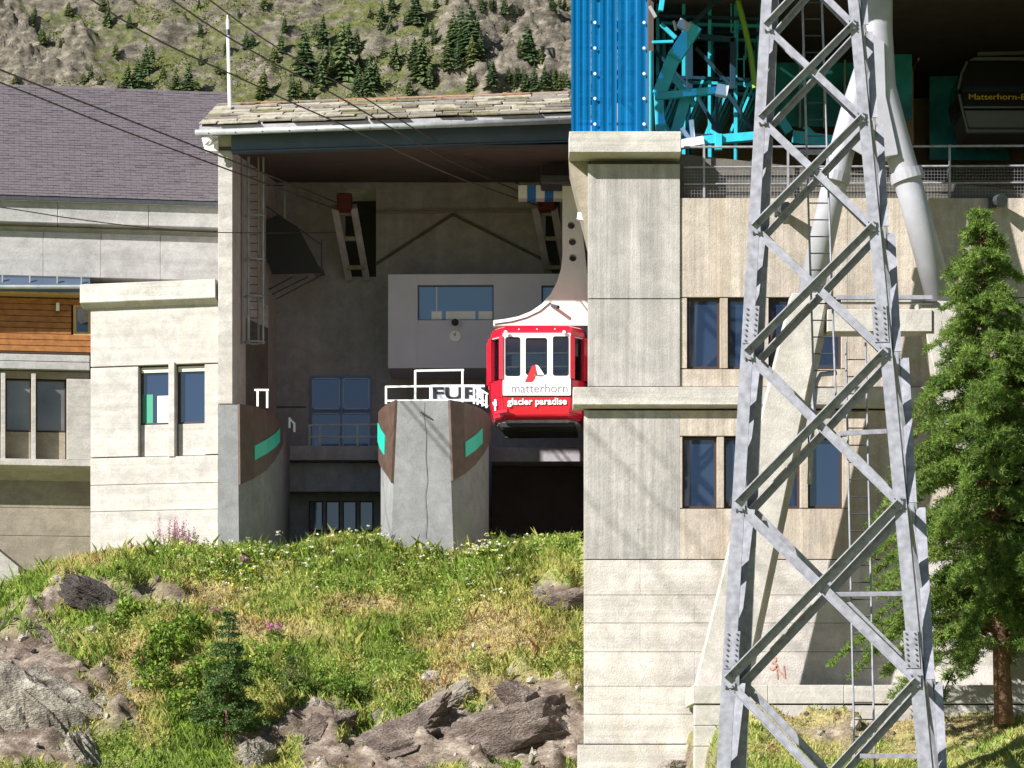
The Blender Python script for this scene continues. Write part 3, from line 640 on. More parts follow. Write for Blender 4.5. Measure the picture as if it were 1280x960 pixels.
# ------------------------------------------------------------------ turquoise machinery frame and blue sheet wall
bw = thing('blue_sheet_wall', P(762,170,71), 'translucent bright blue corrugated sheet wall standing on the concrete tower', 'wall')
Yw = YB - .12
def sheet(px0, px1, top=-70, bot=168):
    m = MB(); n = 18; z0, z1 = P(px0,bot,Yw).z, P(px0,top,Yw).z; x0, x1 = P(px0,bot,Yw).x, P(px1,bot,Yw).x
    pr = []
    for i in range(n+1):
        u = i/n; ph = (u*3) % 1; dd = .022 if ph < .42 else (0 if ph > .58 and ph < .92 else .011); pr.append((x0+(x1-x0)*u, Yw-dd))
    vs = [(x,y,z0) for x,y in pr]+[(x,y,z1) for x,y in pr]; vs += [(x,y+.012,z0) for x,y in pr]+[(x,y+.012,z1) for x,y in pr]; k = n+1
    fs = [(i,i+1,k+i+1,k+i) for i in range(n)] + [(2*k+i+1,2*k+i,3*k+i,3*k+i+1) for i in range(n)] + [(i,2*k+i,2*k+i+1,i+1) for i in range(n)] + [(k+i,k+i+1,3*k+i+1,3*k+i) for i in range(n)] + [(0,k,3*k,2*k),(n,2*k+n,3*k+n,k+n)]
    m.add(vs, fs); return m.build('sheet', bs, bw, fix=True)
for a, b_ in ((714,738.5),(739.5,771),(772,809)): sheet(a, b_)
for px in (743.5, 805):
    for py in (-36,-4,28,60,92,123,155):
        m = MB(); m.tube(P(px,py,Yw-.06), P(px,py,Yw-.09), .036, 8); m.build('bolt', white, bw)
for py in (-4,28,60,92,123,155):
    MB().bar(P(715,py,Yw+.06), P(808,py,Yw+.06), .05, .06).build('purlin', turq_dk, bw)
for px in (720, 757, 768, 800):
    m = MB(); m.bar(P(px,170,Yw+.35), P(px,-70,Yw+.35), .12, .12, (0,1,0)); m.build('post', turq_dk, bw)
for a, b_ in (((750,160),(790,60)),((790,60),(752,0)),((752,100),(800,150)),((745,40),(800,46)),((720,92),(800,90)),((748,20),(770,60)),((755,70),(796,16)),((720,130),(802,124))):
    m = MB(); m.bar(P(*a,Yw+.6), P(*b_,Yw+.6), .09, .09, (0,1,0)); m.build('brace', turq_dk, bw)
tm = thing('turquoise_frame', P(860,180,73), 'turquoise tubular steel machine frame inside the gondola hall', 'frame')
Yt = 73.0
for a, b_, w_, m_, dy in [((869,33),(843,72),.34,turq,-.6),((843,70),(823,120),.32,turq,-.4),((823,118),(826,172),.22,turq,-.4),((858,120),(843,172),.26,turq,0),((818,121),(906,112),.17,turq,-.5),((836,88),(868,132),.14,turq,0),((814,64),(814,168),.1,turq,-.2),((826,30),(845,48),.1,turq,.2),((815,53),(842,52),.07,turq,.2),((812,8),(820,22),.08,silver,0),((828,0),(826,14),.12,turq,0),((850,181),(880,176),.2,white,-1.4),((880,176),(952,170),.2,turq,-1.2),((898,168),(898,188),.17,turq,-1.3),((864,150),(866,172),.11,white,-1.2),((852,160),(864,178),.1,white,-1.2),((888,164),(908,176),.09,turq,-1.2),((878,202),(878,246),.1,turq,-.8),((856,202),(878,202),.06,turq,-.8),((828,150),(838,168),.1,turq,.2),((895,112),(910,115),.26,white,-.5),((842,26),(845,38),.06,silver,-.6),((848,28),(862,36),.2,silver,-.7),((858,38),(915,-20),.12,turq_dk,1),((862,40),(862,120),.16,turq_dk,1),((862,45),(918,50),.14,turq_dk,1.1),((916,48),(916,112),.14,turq_dk,1.1),((870,60),(914,108),.09,turq_dk,1.2),((815,60),(862,110),.08,turq_dk,1.4),((872,122),(900,168),.09,turq_dk,1),((910,118),(946,170),.09,turq_dk,1),((896,120),(896,170),.07,turq_dk,1),((880,200),(890,240),.06,turq,-.6),((940,200),(944,246),.1,turq,-.8)]:
    m = MB(); m.bar(P(*a, Yt+dy), P(*b_, Yt+dy), w_, w_, (0,1,0)); m.build('beam', m_, tm, bevel=.01)
rg_t = random.Random(5)
for k in range(5):                         # lattice bays behind the front members
    yq = Yt+1.6+.9*k; xa, xb = 822+4*k, 952-2*k
    for px in np.linspace(xa, xb, 5): MB().bar(P(px,246,yq), P(px,-60,yq), .08, .08, (0,1,0)).build('column', [turq, turq_dk][k % 2], tm)
    for py in (20+9*k, 96+6*k, 168): MB().bar(P(xa,py,yq-.1), P(xb,py+4,yq-.1), .07, .09, (0,1,0)).build('girder', [turq_dk, turq][k % 2], tm)
    for q in range(4): MB().bar(P(xa+q*30,168,yq+.1), P(xa+q*30+28,96+6*k,yq+.1), .06, .06, (0,1,0)).build('brace', turq, tm)
for k, (x0,y0,x1,y1) in enumerate(((914,-10,923,40),(922,36,932,74),(930,70,939,108))):
    m = MB(); yy = Yt+1.5
    for q in (((x0,y0),(x1,y0)),((x1,y0),(x1,y1)),((x1,y1),(x0,y1)),((x0,y1),(x0,y0))): m.bar(P(*q[0],yy), P(*q[1],yy), .03, .03, (0,1,0))
    m.build('guide_plate', turq, tm)
m = MB(); m.path([P(x,y,Yt+1.3) for x,y in ((914,-30),(922,0),(930,30),(938,66),(944,110))], .07, 8); m.build('guide_rail', limegreen, tm)
# drive machinery seen as turquoise lumps through the pylon
mach = thing('drive_machine', P(1000,178,76), 'turquoise drive machinery behind the pylon inside the gondola hall', 'machine')
for (a, b_, w_) in (((976,150),(986,166),.22),((990,172),(1040,178),.3),((1005,158),(1024,176),.12),((1000,98),(1040,90),.08),((975,85),(1010,110),.06)): MB().bar(P(*a,76), P(*b_,76), w_, w_, (0,1,0)).build('beam', turq, mach)

# ------------------------------------------------------------------ gondola
gd = thing('gondola', P(1268,168,79), 'black gondola cabin with yellow lettering hanging in the hall at the right edge', 'gondola')
Yg = 78.6
def gsec(pts, y0, y1, m, name, bev=.03):
    b_ = MB(); b_.prism([P(x,y,Yg)+Vector((0,y0,0)) for x,y in pts], (0,y1-y0,0)); return b_.build(name, m, gd, bevel=bev)
gsec([(1199,118),(1202,92),(1210,76),(1322,76),(1330,92),(1333,118),(1330,136),(1203,136)], -.0, 2.0, gond_blk, 'body')
silver_g = mat('gondola_grey', (.17,.17,.165), .4, .2)
gsec([(1204,137),(1329,137),(1322,160),(1210,160)], .02, 1.9, silver_g, 'skirt')
gsec([(1206,161),(1326,161),(1324,167),(1208,167)], -.04, 1.95, silver_g, 'bumper')
gsec([(1212,75),(1320,75),(1314,70),(1218,70)], .05, 1.9, silver_g, 'roof')
gsec([(1205,108),(1327,108),(1327,114),(1204,114)], -.02, .0, glass_win, 'window_strip', 0)
gsec([(1204,133),(1328,133),(1328,135.5),(1204,135.5)], -.02, .0, silver_g, 'trim', 0)
m = MB(); m.path([P(1198,112,Yg-.02),P(1202,92,Yg-.02),P(1209,77,Yg-.02)], .035, 6); m.path([P(1199,118,Yg-.02),P(1203,138,Yg-.02),P(1210,164,Yg-.02)], .035, 6); m.build('edge_trim', silver_g, gd)
m = MB(); m.path([P(1235,70,Yg+1),P(1248,62,Yg+1),P(1268,48,Yg+1),P(1277,30,Yg+1),P(1279,-30,Yg+1)], .07, 8); m.build('hanger', silver_g, gd, smooth=True)
m = MB(); m.bar(P(1222,68,Yg+.6), P(1305,66,Yg+.6), .1, .1); m.build('roof_rack', silver_g, gd)
text('lettering', 'Matterhorn-Express', P(1211,127,Yg)+Vector((0,-.01,0)), (1,0,0), (0,0,1), 105/F*Yg, 9.5/F*Yg, yel, gd, .008, .012)

# ------------------------------------------------------------------ lattice pylon
PHI = R(4); rv = Vector((math.cos(PHI), -math.sin(PHI), 0)); bv = Vector((math.sin(R(15)), math.cos(R(15)), 0)); YA = 60.0; DEP = .41   # the tower is shallower than wide
ZB_, ZT_ = 2.2, 17.0
def hw(z): return 2.07 + (.945-2.07)*(z-ZB_)/(ZT_-ZB_)
def axis(z): return Vector((6.23 + (5.88-6.23)*(z-ZB_)/(ZT_-ZB_), YA, z))
def corner(z, sx, sy, ins=0.0): return axis(z) + rv*sx*(hw(z)-ins) + bv*sy*(hw(z)*DEP-ins)
def zof(py):
    z = 9.0
    for _ in range(12): z = CZ + (YH-py)/F*(YA-hw(z)*DEP)
    return z
py_ = thing('lattice_pylon', (6.3, YA, .4), 'tall galvanised steel lattice pylon with crossed braces in front of the concrete building', 'pylon')
zlo, zhi = .3, 19.5
def lw(z): return .27 + (.20-.27)*(z-ZB_)/(ZT_-ZB_)
for sx in (-1,1):
    for sy in (-1,1):
        m = MB()
        def ring(z, sx=sx, sy=sy):
            c = corner(z, sx, sy); w_ = lw(z); t = .03; r_ = -rv*sx; b_ = -bv*sy
            return [c, c+r_*w_, c+r_*w_+b_*t, c+r_*t+b_*t, c+r_*t+b_*w_, c+b_*w_]
        a, b_ = ring(zlo), ring(zhi); n = 6
        m.add(a+b_, [(i,(i+1)%n,(i+1)%n+n,i+n) for i in range(n)] + [tuple(range(n-1,-1,-1)), tuple(range(n,2*n))]); m.build('leg', steel, py_)
        m = MB(); c = corner(.3, sx, sy); m.box((c.x-.5,c.y-.5,-.4),(c.x+.5,c.y+.5,.62)); m.build('foot', con_leg, py_, bevel=.02)
nodes = [zof(y) for y in (1125, 851, 630, 441, 284, 148, 32, -72)]
def angle(p0, p1, nrm, up, w_, h_, flip, t=.022):
    m = MB(); d = (p1-p0).normalized(); n = (nrm - d*nrm.dot(d)).normalized(); u = d.cross(n)
    if u.dot(up) < 0: u = -u
    m.bar(p0+n*t/2, p1+n*t/2, w_, t, n)
    e = u*(w_/2)*(1 if flip else -1)
    m.bar(p0+e+n*(h_/2+t), p1+e+n*(h_/2+t), t, h_, n)
    return m
for i in range(len(nodes)-1):
    z0, z1 = nodes[i], nodes[i+1]; sc_ = .62+.38*(z0+3)/(ZB_+3) if z0 < ZB_ else (1.0 - .42*(z0-ZB_)/(ZT_-ZB_))
    wd = .205*max(sc_,.62)
    for fc in range(4):
        if fc == 0: cs = lambda z, s_: corner(z, s_, -1, .0) - bv*.004; nr = -bv
        elif fc == 1: cs = lambda z, s_: corner(z, s_, 1, .035); nr = -bv
        elif fc == 2: cs = lambda z, s_: corner(z, 1, s_, .0) + rv*.004; nr = rv
        else: cs = lambda z, s_: corner(z, -1, s_, .035); nr = rv
        ins = .06
        def pt(z, s_):
            p = cs(z, s_); q = cs(z, -s_); return p + (q-p).normalized()*.12
        off = nr*.026
        angle(pt(z0,-1), pt(z1,1), nr, Vector((0,0,1)), wd*.78, wd*.85, True).build('diagonal_brace', steel, py_)
        angle(pt(z0,1)+off*-1.3, pt(z1,-1)+off*-1.3, nr, Vector((0,0,1)), wd*.92, wd*.28, False).build('diagonal_brace', steel, py_)
for i, z in enumerate(nodes[1:-1]):
    for sx in (-1,1):
        c = corner(z, sx, -1); p = c - rv*sx*.16 - bv*.05; g = .14*(1-.3*(z-ZB_)/(ZT_-ZB_))
        m = MB(); d = Vector((0,0,1)); m.hexa([p-rv*g*.8-d*g, p+rv*g*.8-d*g, p+rv*g*.8+d*g, p-rv*g*.8+d*g] + [q+bv*.02 for q in (p-rv*g*.8-d*g, p+rv*g*.8-d*g, p+rv*g*.8+d*g, p-rv*g*.8+d*g)])
        gp_ = m.build('gusset_plate', steel, py_)
        m = MB()
        for a in (-.6,.6):
            for b_ in (-.75,.7): q = p + rv*g*a*.8 + d*g*b_ - bv*.0; m.tube(q, q-bv*.03, .017, 6)
        tag(m.build('bolts', bolt_m, gp_), kind='stuff')
for pyy in (405, 812):
    z = zof(pyy)
    for sx in (-1,1):
        c = corner(z, sx, -1); p = c - rv*sx*.17 - bv*.012; gw, gh = .14, .36; d = Vector((0,0,1))+ -rv*sx*.07
        m = MB(); q4 = [p-rv*gw-d*gh, p+rv*gw-d*gh, p+rv*gw+d*gh, p-rv*gw+d*gh]; m.hexa([q-bv*.02 for q in q4]+q4); sp_ = m.build('splice_plate', steel, py_)
        m = MB()
        for a in (-.6,.6):
            for b_ in np.linspace(-.85,.85,7): q = p + rv*gw*a + d*gh*float(b_) - bv*.02; m.tube(q, q-bv*.03, .018, 6)
        tag(m.build('bolts', bolt_m, sp_), kind='stuff')
def ladder(top, bot, wpx0, wpx1, Y, step):
    m = MB(); a0, a1 = P(*top,Y), P(*bot,Y); b0, b1 = P(top[0]+wpx0,top[1],Y), P(bot[0]+wpx1,bot[1],Y)
    ld = MB().tube(a0, a1, .022, 6).tube(b0, b1, .022, 6).build('ladder', steel, py_)
    n = int((a0-a1).length/step)
    for i in range(1, n):
        f = i/n; MB().tube(a0.lerp(a1,f), b0.lerp(b1,f), .013, 5).build('rung', steel_dk, ld)
ladder((1001,-60),(1018,505), 24, 27, 60.6, .33); ladder((1057,428),(1069,985), 25, 25, 60.9, .33)
for a, b_ in (((1050,542),(1108,539)),((1040,743),(1132,742)),((1075,945),(1150,945)),((1000,190),(1040,190))):
    MB().bar(P(*a,60.6), P(*b_,60.6), .06, .09).build('ladder_bracket', steel, py_)
pp = MB(); pp.path([P(1012,605,61),P(1016,520,61),P(1020,478,61),P(1026,468,61),P(1046,466,61)], .05, 8); pp.build('conduit', steel, py_, smooth=True)

# ------------------------------------------------------------------ cable-car hall
hl = thing('cable_car_hall', (-2.5, 84, 8), 'open-fronted cable car hall with stone slab roof and dark interior', 'building')
HP = Pl(275, 84.0, 712, 83.6)
YK = 93.0; K = Pl(345, YK, 760, YK)
def hpanel(pl, px0, py0, px1, py1, d0, d1, m, name, ref=None, bev=0):
    mb = MB(); pl.box(mb, px0, py0, px1, py1, d0, d1, ref); return mb.build(name, m, hl, bevel=bev)
# left wall: pillar end and inner face
zt = HP.z(168, 282); zb0 = 7.0
lx0, lx1 = HP.s(273.5), HP.s(290.5)
m = MB(); f0, f1 = HP.w(lx0,0), HP.w(lx1,0); bk = (-7.14, YK)
m.hexa([(f0.x,f0.y,zb0),(f1.x,f1.y,zb0),(f1.x,f1.y,zt),(f0.x,f0.y,zt),(bk[0]-.4,YK,zb0),(bk[0],YK,zb0),(bk[0],YK,zt+1.0),(bk[0]-.4,YK,zt+1.0)]); m.build('side_wall', con_smooth, hl)
hpanel(HP, 273, 169, 291, 505, .004, .05, con_white, 'pillar', bev=.01)
# back wall with two rope openings
zdeck = 12.0
zcl = lambda Y: 19.35 + (Y-84)*.105
bw_px = [345, 431, 470, 682, 700, 790]
for i in range(5):
    if i in (1, 3):
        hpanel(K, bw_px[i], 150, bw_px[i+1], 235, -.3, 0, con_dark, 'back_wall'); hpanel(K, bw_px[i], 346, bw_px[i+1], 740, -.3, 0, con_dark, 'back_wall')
        hpanel(K, bw_px[i]-6, 150, bw_px[i+1]+6, 365, -1.2, -1.1, rubber, 'opening_shade_sheet')  # black sheet painting the deep shade inside the rope opening
    else: hpanel(K, bw_px[i]+.1, 150, bw_px[i+1]-.1, 740, -.3, 0, con_dark, 'back_wall')
m = MB(); m.hexa([(-8,83.9,zcl(83.9)),(4.2,83.5,zcl(83.9)),(4.2,83.5,zcl(83.9)+.1),(-8,83.9,zcl(83.9)+.1),(-8,93.4,zcl(93.4)),(4.2,93.4,zcl(93.4)),(4.2,93.4,zcl(93.4)+.1),(-8,93.4,zcl(93.4)+.1)]); m.build('ceiling', dark_in, hl)
m = MB(); m.hexa([(3.6,84,7.5),(3.9,84,7.5),(3.9,84,20),(3.6,84,20),(3.6,93,7.5),(3.9,93,7.5),(3.9,93,21),(3.6,93,21)]); m.build('side_wall', con_dark, hl)
# front fascia beam (slopes a little up to the right, as the gutter does)
def strip(name, pts, Yd, dep, m_):
    b_ = MB(); b_.prism([P(x,y,Yd) for x,y in pts], (0,dep,0)); return b_.build(name, m_, hl, bevel=.008)
strip('fascia', [(289,169),(716,153),(716,175),(289,188)], 83.75, .25, fascia)
strip('fascia_flange', [(289,188.2),(716,175.2),(716,177.5),(289,190.5)], 83.7, .32, fascia)
strip('eave_board', [(250,162),(716,146),(716,152.5),(250,168.5)], 83.45, .2, rubber)
m = MB(); m.tube(P(244,166,83.3), P(716,150.5,83.0), .085, 10); m.build('gutter', gutter_m, hl, smooth=True)
for i in range(14):
    f = (i+.5)/14; q = P(244,166,83.3).lerp(P(716,150.5,83.0), f); MB().bar(q+Vector((0,-.095,-.06)), q+Vector((0,-.02,.09)), .03, .012, (0,1,0)).build('gutter_bracket', steel_dk, hl)
m = MB(); m.path([P(264,168,83.4),P(264,176,83.4),P(257,182,83.5),P(272,176,83.6)], .05, 8); m.build('downpipe', white, hl)
strip('corner_bracket', [(252,172),(273,172),(273,189),(256,188)], 83.9, .3, white)
# roof: stone slabs, each its own piece
rA, rB = P(249,158,83.3), P(716,142,83.0)
def roofpt(u, t):      # u along the eave 0..1, t metres up the slope
    q = rA.lerp(rB, u); a = R(17.6); return q + Vector((0, math.cos(a)*t, math.sin(a)*t))
def slabbox(u0, u1, t0, t1, th, lift, nm, mt, parent):
    a = R(17.6); nrm = Vector((0,-math.sin(a),math.cos(a))); p = [roofpt(u0,t0), roofpt(u1,t0), roofpt(u1,t1), roofpt(u0,t1)]
    j_ = lambda: Vector((random.uniform(-.03,.03), random.uniform(-.04,.04), random.uniform(-.008,.008)))
    lo = [q+j_()+nrm*(lift if k < 2 else 0.0) for k, q in enumerate(p)]
    b_ = MB(); b_.hexa(lo + [q+nrm*th for q in lo]); return b_.build(nm, mt, parent, bevel=.008)
b_ = MB(); a = R(17.6); b_.hexa([roofpt(0,.05)-Vector((0,0,.16)), roofpt(1,.05)-Vector((0,0,.16)), roofpt(1,.05), roofpt(0,.05), roofpt(0,6.4)-Vector((0,0,.16)), roofpt(1,6.4)-Vector((0,0,.16)), roofpt(1,6.4), roofpt(0,6.4)]); rf = b_.build('roof', con_dark, hl)
rows = 9; T = 6.4
for r_ in range(rows):
    t0 = T*r_/rows - .02; t1 = t0 + T/rows*1.32; u = -.004
    while u < .998:
        wdt = random.uniform(.04,.12); u1 = min(u+wdt, 1.0)
        if 1-u1 < .025: u1 = 1.0
        mt = random.choice([slab_ms[0], slab_ms[0], slab_ms[1], slab_ms[2], slab_ms[2]]) if r_ < rows-1 else random.choice([slab_ms[3], slab_ms[2], slab_ms[3]])
        slabbox(u+.0012, u1-.0012, t0+random.uniform(-.07,.07), t1, random.uniform(.04,.07), .03+random.uniform(0,.045), 'slab', mt, rf); u = u1
b_ = MB(); b_.hexa([roofpt(0,6.4)-Vector((0,0,.2)), roofpt(1,6.4)-Vector((0,0,.2)), roofpt(1,6.4), roofpt(0,6.4), roofpt(0,6.4)+Vector((0,6,-2.4)), roofpt(1,6.4)+Vector((0,6,-2.4)), roofpt(1,6.4)+Vector((0,6,-2.2)), roofpt(0,6.4)+Vector((0,6,-2.2))]); b_.build('rear_roof', con_dark, hl)
MB().path([roofpt(0,6.42)+Vector((0,0,.02)), roofpt(.5,6.42)+Vector((0,0,.02)), roofpt(1,6.42)+Vector((0,0,.02))], .06, 6).build('ridge_cap', slab_ms[3], hl)
# control room box on the back wall
cr = thing('control_room', P(590,460,90.6), 'lilac grey control room box with a wide window and clock on the hall back wall', 'control room')
Kc = Pl(485, 90.6, 700, 90.5)
def cpanel(a, b_, c, d, d0, d1, m_, name): 
    q = MB(); Kc.box(q, a, b_, c, d, d0, d1, 590); return q.build(name, m_, cr, bevel=.006)
cpanel(485, 342.5, 522, 460, -2.3, 0, panel_grey, 'wall_panel'); cpanel(522, 342.5, 617, 356, -2.3, 0, panel_grey, 'wall_panel'); cpanel(522, 400, 617, 460, -2.3, 0, panel_grey, 'wall_panel')
cpanel(617, 342.5, 677, 460, -2.3, 0, panel_grey, 'wall_panel'); cpanel(677, 342.5, 694, 357, -2.3, 0, panel_grey, 'wall_panel'); cpanel(677, 400, 694, 460, -2.3, 0, panel_grey, 'wall_panel'); cpanel(694, 342.5, 760, 460, -2.3, 0, panel_grey, 'wall_panel')
window(Kc, 522, 356, 617, 400, -.12, cr, fascia, glass_blue, .03, ref=590); window(Kc, 677, 357, 694, 400, -.12, cr, fascia, glass_blue, .03, ref=590)
q = MB(); Kc.box(q, 545, 358, 546.2, 398, -.14, -.1, 590); q.build('window_bar', white, cr)
for a, c in ((539,552),(557,594),(598,616)): cpanel(a, 388, c, 399, -.145, -.142, white, 'desk_equipment')
q = MB(); c0 = Kc.at(569,420.5,0); q.tube(c0, c0+Vector((0,-.06,0)), .165, 24); ck = q.build('clock', white); tag(ck, 'round white wall clock below the control room window', 'clock')
q = MB(); ck_o = ORI[ck.name]
q.tube(c0+Vector((0,-.03,0)), c0+Vector((0,-.07,0)), .18, 24); 
q = MB(); q.bar(c0+Vector((0,-.066,0)), c0+Vector((-.05,-.066,.08)), .02, .006, (0,1,0)); q.build('hand', ink_blk, ck); q = MB(); q.bar(c0+Vector((0,-.066,0)), c0+Vector((.02,-.066,.12)), .015, .006, (0,1,0)); q.build('hand', ink_blk, ck)
q = MB(); c1 = Kc.at(569,403.5,0); q.tube(c1, c1+Vector((0,-.3,-.03)), .05, 10, .11); lsp = q.build('loudspeaker', rubber); tag(lsp, 'small black loudspeaker horn between the control room window and the clock', 'loudspeaker')
# glazed door, decks and walls under the decks
window(K, 388, 470, 465, 514, .08, hl, frame_bl, glass_door, .05, 'door_light', split=[.5]); window(K, 388, 514.5, 465, 566, .08, hl, frame_bl, glass_door, .05, 'door', split=[.5])
for x0, x1, y0, y1 in ((391,425,473,512),(429,462,473,512),(391,425,517,562),(429,462,517,562)):
    q = MB(); z0, z1, a, b2 = K.z(y1,400), K.z(y0,400), K.s(x0), K.s(x1); e = .03
    for bb in ((a,z0,a+e,z1),(b2-e,z0,b2,z1),(a,z0,b2,z0+e),(a,z1-e,b2,z1)): K.bx(q, *bb, .082, .10)
    q.build('glazing_bar', MAT['pale_blue_frame'], hl)
hpanel(K, 346, 508, 383, 510, 0, .02, steel_dk, 'cable_duct')
def deck(x0, y0, x1, y1, z0, z1, m_, name='deck'): return MB().box((x0,y0,z0),(x1,y1,z1)).build(name, m_, hl, bevel=.01)
deck(-7.1, 90.2, -3.3, 92.99, zdeck-.42, zdeck, con_dark); deck(-.6, 90.6, 3.58, 92.99, zdeck-.42, zdeck, con_dark)
deck(-6.9, 90.7, -3.4, 90.95, zdeck-1.3, zdeck-.44, con_dark, 'deck_beam')
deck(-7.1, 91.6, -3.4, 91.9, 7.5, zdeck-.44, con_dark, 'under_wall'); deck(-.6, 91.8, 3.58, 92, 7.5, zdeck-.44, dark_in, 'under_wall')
deck(-7.1, 80.8, 3.5, 93, 7.0, 7.3, con_dark, 'lower_floor')
U = Pl(384, 91.55, 480, 91.55)
for i in range(4): window(U, 386+i*21, 626, 404+i*21, 664, .02, hl, frame_br, glass_win, .04, 'lower_window')
# upper braces on the back wall
for a, b2 in (((566,268),(690,330)),((566,268),(470,330))):
    MB().bar(P(*a,92.95), P(*b2,92.95), .08, .06, (0,1,0)).build('wall_brace', core_m, hl)
MB().bar(P(470,266,92.8), P(690,264,92.8), .05, .05).build('wall_conduit', con_shade, hl)
# rope trestles
def trestle(px0, label):
    t_ = thing('rope_trestle', P(px0+20,345,92.4), label, 'trestle'); yy = 92.2
    for dx, dx2 in ((0,18),(24,40)): MB().bar(P(px0+dx,258,yy-1.4), P(px0+dx2,348,yy+.6), .2, .22, (0,1,0)).build('beam', con_dark, t_)
    for f in (.1,.45,.85): MB().bar(P(px0+18*f,258+90*f,yy-1.2+1.6*f), P(px0+24+16*f,258+90*f,yy-1.2+1.6*f), .12, .12).build('cross_bar', con_shade, t_)
    return t_
tr1 = trestle(418, 'left rope trestle of grey beams in the dark opening of the back wall'); tr2 = trestle(668, 'right rope trestle behind the cable car hanger arm')
MB().box(tuple(P(421,262,90.6)), tuple(P(441,246,91.2))).build('rope_shoe', mat('dull_red', (.10,.015,.015), .6), tr1, bevel=.03); MB().box(tuple(P(672,262,90.6)), tuple(P(694,249,91.2))).build('rope_shoe', MAT['dull_red'], tr2, bevel=.03)
sb = thing('striped_box', P(675,248,88), 'blue and white striped box beside the rope ends under the hall ceiling', 'box')
for i in range(5):
    MB().box((P(648+i*11,248,88).x, 88, P(648,248,88).z), (P(659+i*11,248,88).x-.003, 88.5, P(648,231.5,88).z)).build('stripe_panel', [white, blue_p, white, blue_p, white][i], sb)
MB().bar(P(676,231,88.2), P(676,205,88.2), .06, .06, (0,1,0)).build('hanger', steel_dk, sb)
# caged ladder and stair on the left inner wall
cl = thing('caged_ladder', P(316,432,86), 'tall galvanised caged ladder on the left inner wall of the hall', 'ladder')
Yc = 85.6
for x, m_, r_ in ((310.5, gutter_m, .045), (323, con_shade, .03), (329, gutter_m, .03), (301, steel_dk, .02)): MB().tube(P(x,193,Yc), P(x,430,Yc), r_, 8).build('rail', m_, cl)
for py in (270,325,371,428):
    m = MB(); m.path([P(318+13*math.cos(t), py+1.8*math.sin(t), Yc+.25*math.sin(t)) for t in np.linspace(0, 2*math.pi, 17)], .022, 6); m.build('cage_hoop', gutter_m, cl)
for i in range(22): MB().tube(P(311,200+i*10.4,Yc), P(323,200+i*10.4,Yc), .012, 5).build('rung', steel_dk, cl)
stt = thing('steel_stair', P(370,345,90.5), 'dark steel stair with landing high on the left of the hall back wall', 'stair')
Ys_ = 90.8
for dy in (0, 1.0): MB().bar(P(332,290,Ys_+dy), P(402,342,Ys_+dy), .06, .26, (0,0,1)).build('stringer', steel_dk, stt)
for i in range(8):
    f = (i+.5)/8; q = P(332,288,Ys_).lerp(P(402,340,Ys_), f); MB().box((q.x-.14,q.y,q.z-.02),(q.x+.14,q.y+1,q.z+.02)).build('tread', steel_dk, stt)
MB().prism([P(x,y,Ys_-.06) for x, y in ((322,282),(346,268),(372,283),(403,341),(340,343),(332,318))], (0,.03,0)).build('mesh_panel', mat('black_grating', (.03,.032,.038), .7), stt)
q = P(330,290,Ys_); MB().box((q.x-1.0,q.y,q.z-.06),(q.x,q.y+1.8,q.z)).build('landing', steel_dk, stt)
MB().bar(P(330,256,Ys_), P(402,306,Ys_), .04, .04).build('handrail', steel_dk, stt); MB().bar(P(356,232,Ys_), P(356,275,Ys_), .05, .05,(0,1,0)).build('rail_post', gutter_m, stt); MB().bar(P(330,276,Ys_), P(356,272,Ys_), .04, .04).build('rail', gutter_m, stt); MB().bar(P(300,232,Ys_), P(356,232,Ys_), .03, .03).build('rail', steel_dk, stt)
for a, b2 in (((402,344),(345,374)),((385,346),(340,368)),((366,346),(336,362)),((402,300),(402,344))): MB().bar(P(*a,Ys_+.5), P(*b2,Ys_+.5), .04, .04,(0,1,0)).build('brace', steel_dk, stt)

